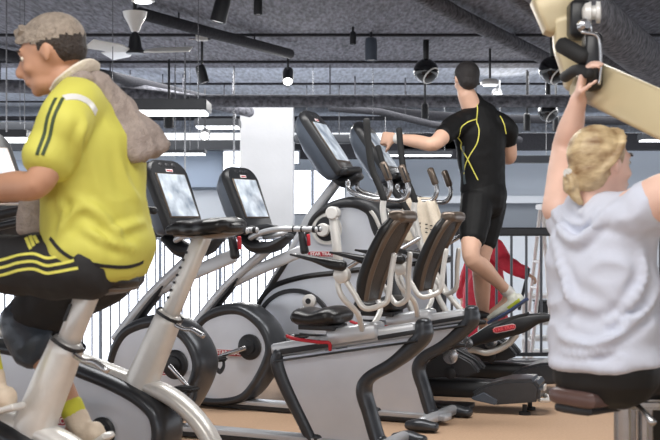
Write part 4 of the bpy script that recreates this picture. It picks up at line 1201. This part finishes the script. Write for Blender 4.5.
spot('large spotlight cropped by the top edge of the ceiling',221,9,9.7,.22,.065,tilt=(-.25,0,-1))
spot('dark spotlight tilted left of the white column',202,74,11.6,.18,.05,tilt=(.3,0,-1))
spot('lit twin spotlight high in the middle of the ceiling',288,76,13,.22,.06,90,(0,-.8,-.7))
spot('pale ended cylinder spotlight above the cross trainers',371,49,11.5,.22,.06,tilt=(0,0,-1),m='grey')
spot('glowing lamp low between the strip lights',205,134,16,.14,.07,60,(0,-.9,-.5))
spot('small dark spotlight at the top left of the lamps',258,6,9.6,.14,.035)
spot('small dark spotlight right of the dark twin',353,38,11.2,.12,.03)
spot('bell shaped lamp above the towel end',169,120,12,.16,.05)
spot('small dark spotlight hanging over the console of the far cross trainer',425,111,13,.16,.04)
spot('small spotlight left of the two hanging lamps behind the woman',527,122,14,.2,.04)
spot('small upright spotlight behind the raised forearm of the woman',556,124,14.4,.18,.04)
spot('lit square spotlight right of the head of the man in black',497,94,15.5,.12,.07,70,(0,-.9,-.5))
def ball(label,px,py,Y,r):
    c=W(px,py,Y); t=thing('ball_speaker',label,'speaker',c,0,'ball speakers on the ceiling')
    obj('shell',sphere((0,0,0),r,28,18),'glass_dark',t); d=V((.55,-.45,-.6)).normalized()
    obj('trim_ring',lathe(d*r*.62,d,[(0,r*.80),(r*.06,r*.79),(r*.08,r*.70),(0,r*.68)],32),'white',t)
    obj('bracket',sweep([(0,0,r*.8),(0,0,CZ-c.z)],.03,smooth=False),'black',t)
    return t
ball('black ball speaker left of the head of the man in black',426,71,12,.125)
ball('black ball speaker beside the tan bracket',553,70,11,.13)
ball('small ball speaker below the other, left of the raised forearm',548,112,14,.115)
def disc(label,px,py,Y,r):
    c=W(px,py,Y); t=thing('round_light',label,'ceiling light',c,0,'round ceiling lights')
    obj('rim',lathe((0,0,.04),(0,0,-1),[(0,r*.7),(.03,r),(.06,r),(.06,r*.8)],28),'white',t)
    obj('diffuser',lathe((0,0,-.01),(0,0,-1),[(0,r*.8),(.02,r*.72)],28),'lamp_soft',t)
    obj('stem',_cyl((0,0,.04),(0,0,CZ-c.z),.012,None,8),'black',t)
disc('round ceiling light touching the head of the man in black',490,83,12.6,.10)
disc('round ceiling light right of the lit square spotlight',528,100,14.5,.10)
disc('round white lamp cropped by the top edge above the fan',143,-1,9.3,.09)
# ceiling fan
fc=W(135,50,9.7)
fan=thing('ceiling_fan','white bladed ceiling fan with black stem at upper left','fan',fc)
obj('canopy',lathe((0,0,min(W(135,12,9.7).z,CZ)-fc.z),(0,0,-1),[(0,.10),(.04,.09),(.10,.055),(.16,.03)],24),'white',fan)
obj('down_rod',_cyl((0,0,.05),(0,0,CZ-fc.z),.016,None,12),'black',fan)
obj('motor',lathe((0,0,.14),(0,0,-1),[(0,.025),(.04,.045),(.12,.055),(.15,.08),(.17,.07),(.17,0)],24),'black',fan)
for k,a in enumerate((-.12,2.25,4.0)):
    d=V((math.cos(a),math.sin(a),0)); s=V((-d.y,d.x,0))
    bl=sweep([d*.08+V((0,0,-.01)),d*.2+V((0,0,-.005)),d*.46],[.03,.06,.065],[.008,.008,.006],ref=s+V((0,0,.45)),power=5)
    obj('blade',bl,'white',fan)
# junction box and hanging wires
jb=thing('junction_box','pale junction box hanging under ceiling right of the fan','junction box',W(202,37,11.2))
obj('case',box((0,0,0),(.11,.08,.07)),'white',jb,.006); obj('plug',_cyl((.055,0,-.01),(.08,0,-.01),.02,None,10),'black',jb); obj('arm',_cyl((-.12,0,-.02),(-.05,0,-.02),.008,None,8),'steel',jb)
obj('stem',_cyl((0,0,.03),(0,0,CZ-jb.location.z),.01,None,8),'black',jb)
def wire(label,px,y0,y1,Y,r=.004):
    a=W(px,y0,Y); b=W(px,y1,Y); a.z=max(a.z,min(CZ-.01,a.z)); a.z=CZ if a.z<CZ else a.z
    t=obj('hanging_wire',_cyl(a,b,r,None,6),'steel'); tag(t,label,'wire','hanging wires')
for i,(px,y0,y1,Y,r,lb) in enumerate((
  (6.5,62,132,9.4,.007,'thick white wire at the left edge of the place'),
  (20,84,124,9.6,.003,'thin wire beside the face of the man in yellow'),
  (96,36,60,12,.003,'thin wire behind the neck of the man in yellow'),
  (175.5,28,150,12,.003,'thin wire crossing the fan blade tip'),
  (190,38,150,12.4,.003,'thin wire under the junction box'),
  (185,112,205,12.2,.010,'thick steel wire dropping beside the left console'),
  (313,78,110,14,.003,'thin wire left over the tall console'),
  (373,60,120,13,.003,'thin wire behind the near moving arm'),
  (234,108,165,14,.012,'dark rod beside the white column'))):
    wire(lb,px,y0,y1,Y,r)

# things beyond the balustrade
sh=thing('shelf_unit','white open shelf with dark bins behind the balustrade','shelf',W(556,330,11.6)*1)
sh.location.z=-.45
zz=[EYE+(220-y)*11.6/F+.45 for y in (372,352,338,322,296)]
for z in zz: obj('shelf_board',box((0,0,z),(.62,.34,.03)),'white',sh,.004)
for x in (-.29,.29):
    for y in (-.15,.15): obj('post',box((x,y,zz[-1]/2+.02),(.03,.03,zz[-1]+.05)),'white',sh,.003)
for k,(x,z,c_) in enumerate(((-.12,zz[3],'black'),(.14,zz[2],'grey'))):
    w=W(556,330,11.6)
    b_=thing('storage_bin','dark storage bin on the upper shelf' if k==0 else 'grey storage bin on the shelf below the dark one','bin',(sh.location.x+x*.6,11.58,z-.45+.017),0,'bins on the white shelf')
    obj('tub',box((0,0,.09 if k==0 else .05),(.26,.24,.18 if k==0 else .10)),c_,b_,.012); obj('rim',box((0,0,.185 if k==0 else .105),(.28,.26,.015)),'dark',b_,.003)
lad=thing('stepladder','white stepladder leaning open behind the balustrade','ladder',(2.02,11.0,-.45))
def LL(a,b,r=.018): return _cyl(V(a)-lad.location,V(b)-lad.location,r,None,10)
t_=W(543,208,11.0)
for s in (-.14,.14):
    obj('front_rail',LL((t_.x,11+s,t_.z),(W(524,330,11).x,11+s*1.5,-.44)),'white',lad); obj('rear_rail',LL((t_.x+.02,11+s,t_.z),(W(560,330,11).x,11+s*1.5,-.44)),'white',lad)
for i in range(6):
    f_=.15+i*.14; a=V((t_.x,11,t_.z)).lerp(V((W(524,330,11).x,11,-.44)),f_); obj('rung',LL((a.x,11-.15-.07*f_,a.z),(a.x,11+.15+.07*f_,a.z),.014),'white',lad)
obj('top_cap',loc(box((t_.x+.01,11,t_.z+.01),(.1,.34,.05)),lad),'white',lad,.008)
rod=obj('grab_pole',_cyl(W(529,268,10.05),W(519,310,10.05),.014,None,10),'rail'); rod.parent=rp; rod.matrix_parent_inverse=Matrix.Translation(-rp.location)
tb=thing('side_table','terracotta topped grey box table left of the person in red','table',W(451,296,11)); 
obj('table_top',box((0,0,0),(.42,.5,.03)),'orange',tb,.004); obj('table_body',box((0,0,-.25),(.36,.44,.47)),'wall_dim',tb,.004)
tb.location.z=.06+.0
for z in (0,):
    pass

# ------------------------------------------------------------------ light and camera
w=bpy.data.worlds.new('World'); S.world=w; w.use_nodes=True
bg=w.node_tree.nodes['Background']; bg.inputs[0].default_value=(.93,.96,1,1); bg.inputs[1].default_value=1.5
def area(name,loc_,rot,sx,sy,e,col=(1,1,1)):
    l_=bpy.data.lights.new(name,'AREA'); l_.shape='RECTANGLE'; l_.size=sx; l_.size_y=sy; l_.energy=e; l_.color=col
    o=bpy.data.objects.new(name,l_); COL.objects.link(o); o.location=loc_; o.rotation_euler=rot; return o
area('fill_light_front',(-.5,2.2,2.9),(0,0,0),3,1.2,85,(1,.98,.95))  # unseen area light added to brighten the foreground, no fixture
area('fill_light_row',(.5,6.6,2.9),(0,0,0),4,1.2,130,(1,.99,.97))  # unseen area light added to brighten the machine row, no fixture
area('fill_light_rear',(0,15,2.9),(0,0,0),10,2,420)  # unseen area light added to brighten the far hall
area('fill_light_void',(-1,17.4,2.9),(0,0,0),14,1.5,260)  # second unseen light added for the back of the hall
cam=bpy.data.cameras.new('Camera'); co=bpy.data.objects.new('Camera',cam); COL.objects.link(co); S.camera=co
co.location=(0,0,EYE); co.rotation_euler=(PI/2,0,0); cam.sensor_width=36; cam.lens=36*F/660
cam.clip_start=.05; cam.clip_end=200
cam.dof.use_dof=True; cam.dof.focus_distance=7.0; cam.dof.aperture_fstop=6.3
S.view_settings.view_transform='Standard'; S.view_settings.look='None'; S.view_settings.exposure=0.0; S.view_settings.gamma=1
S.view_settings.use_curve_mapping=False
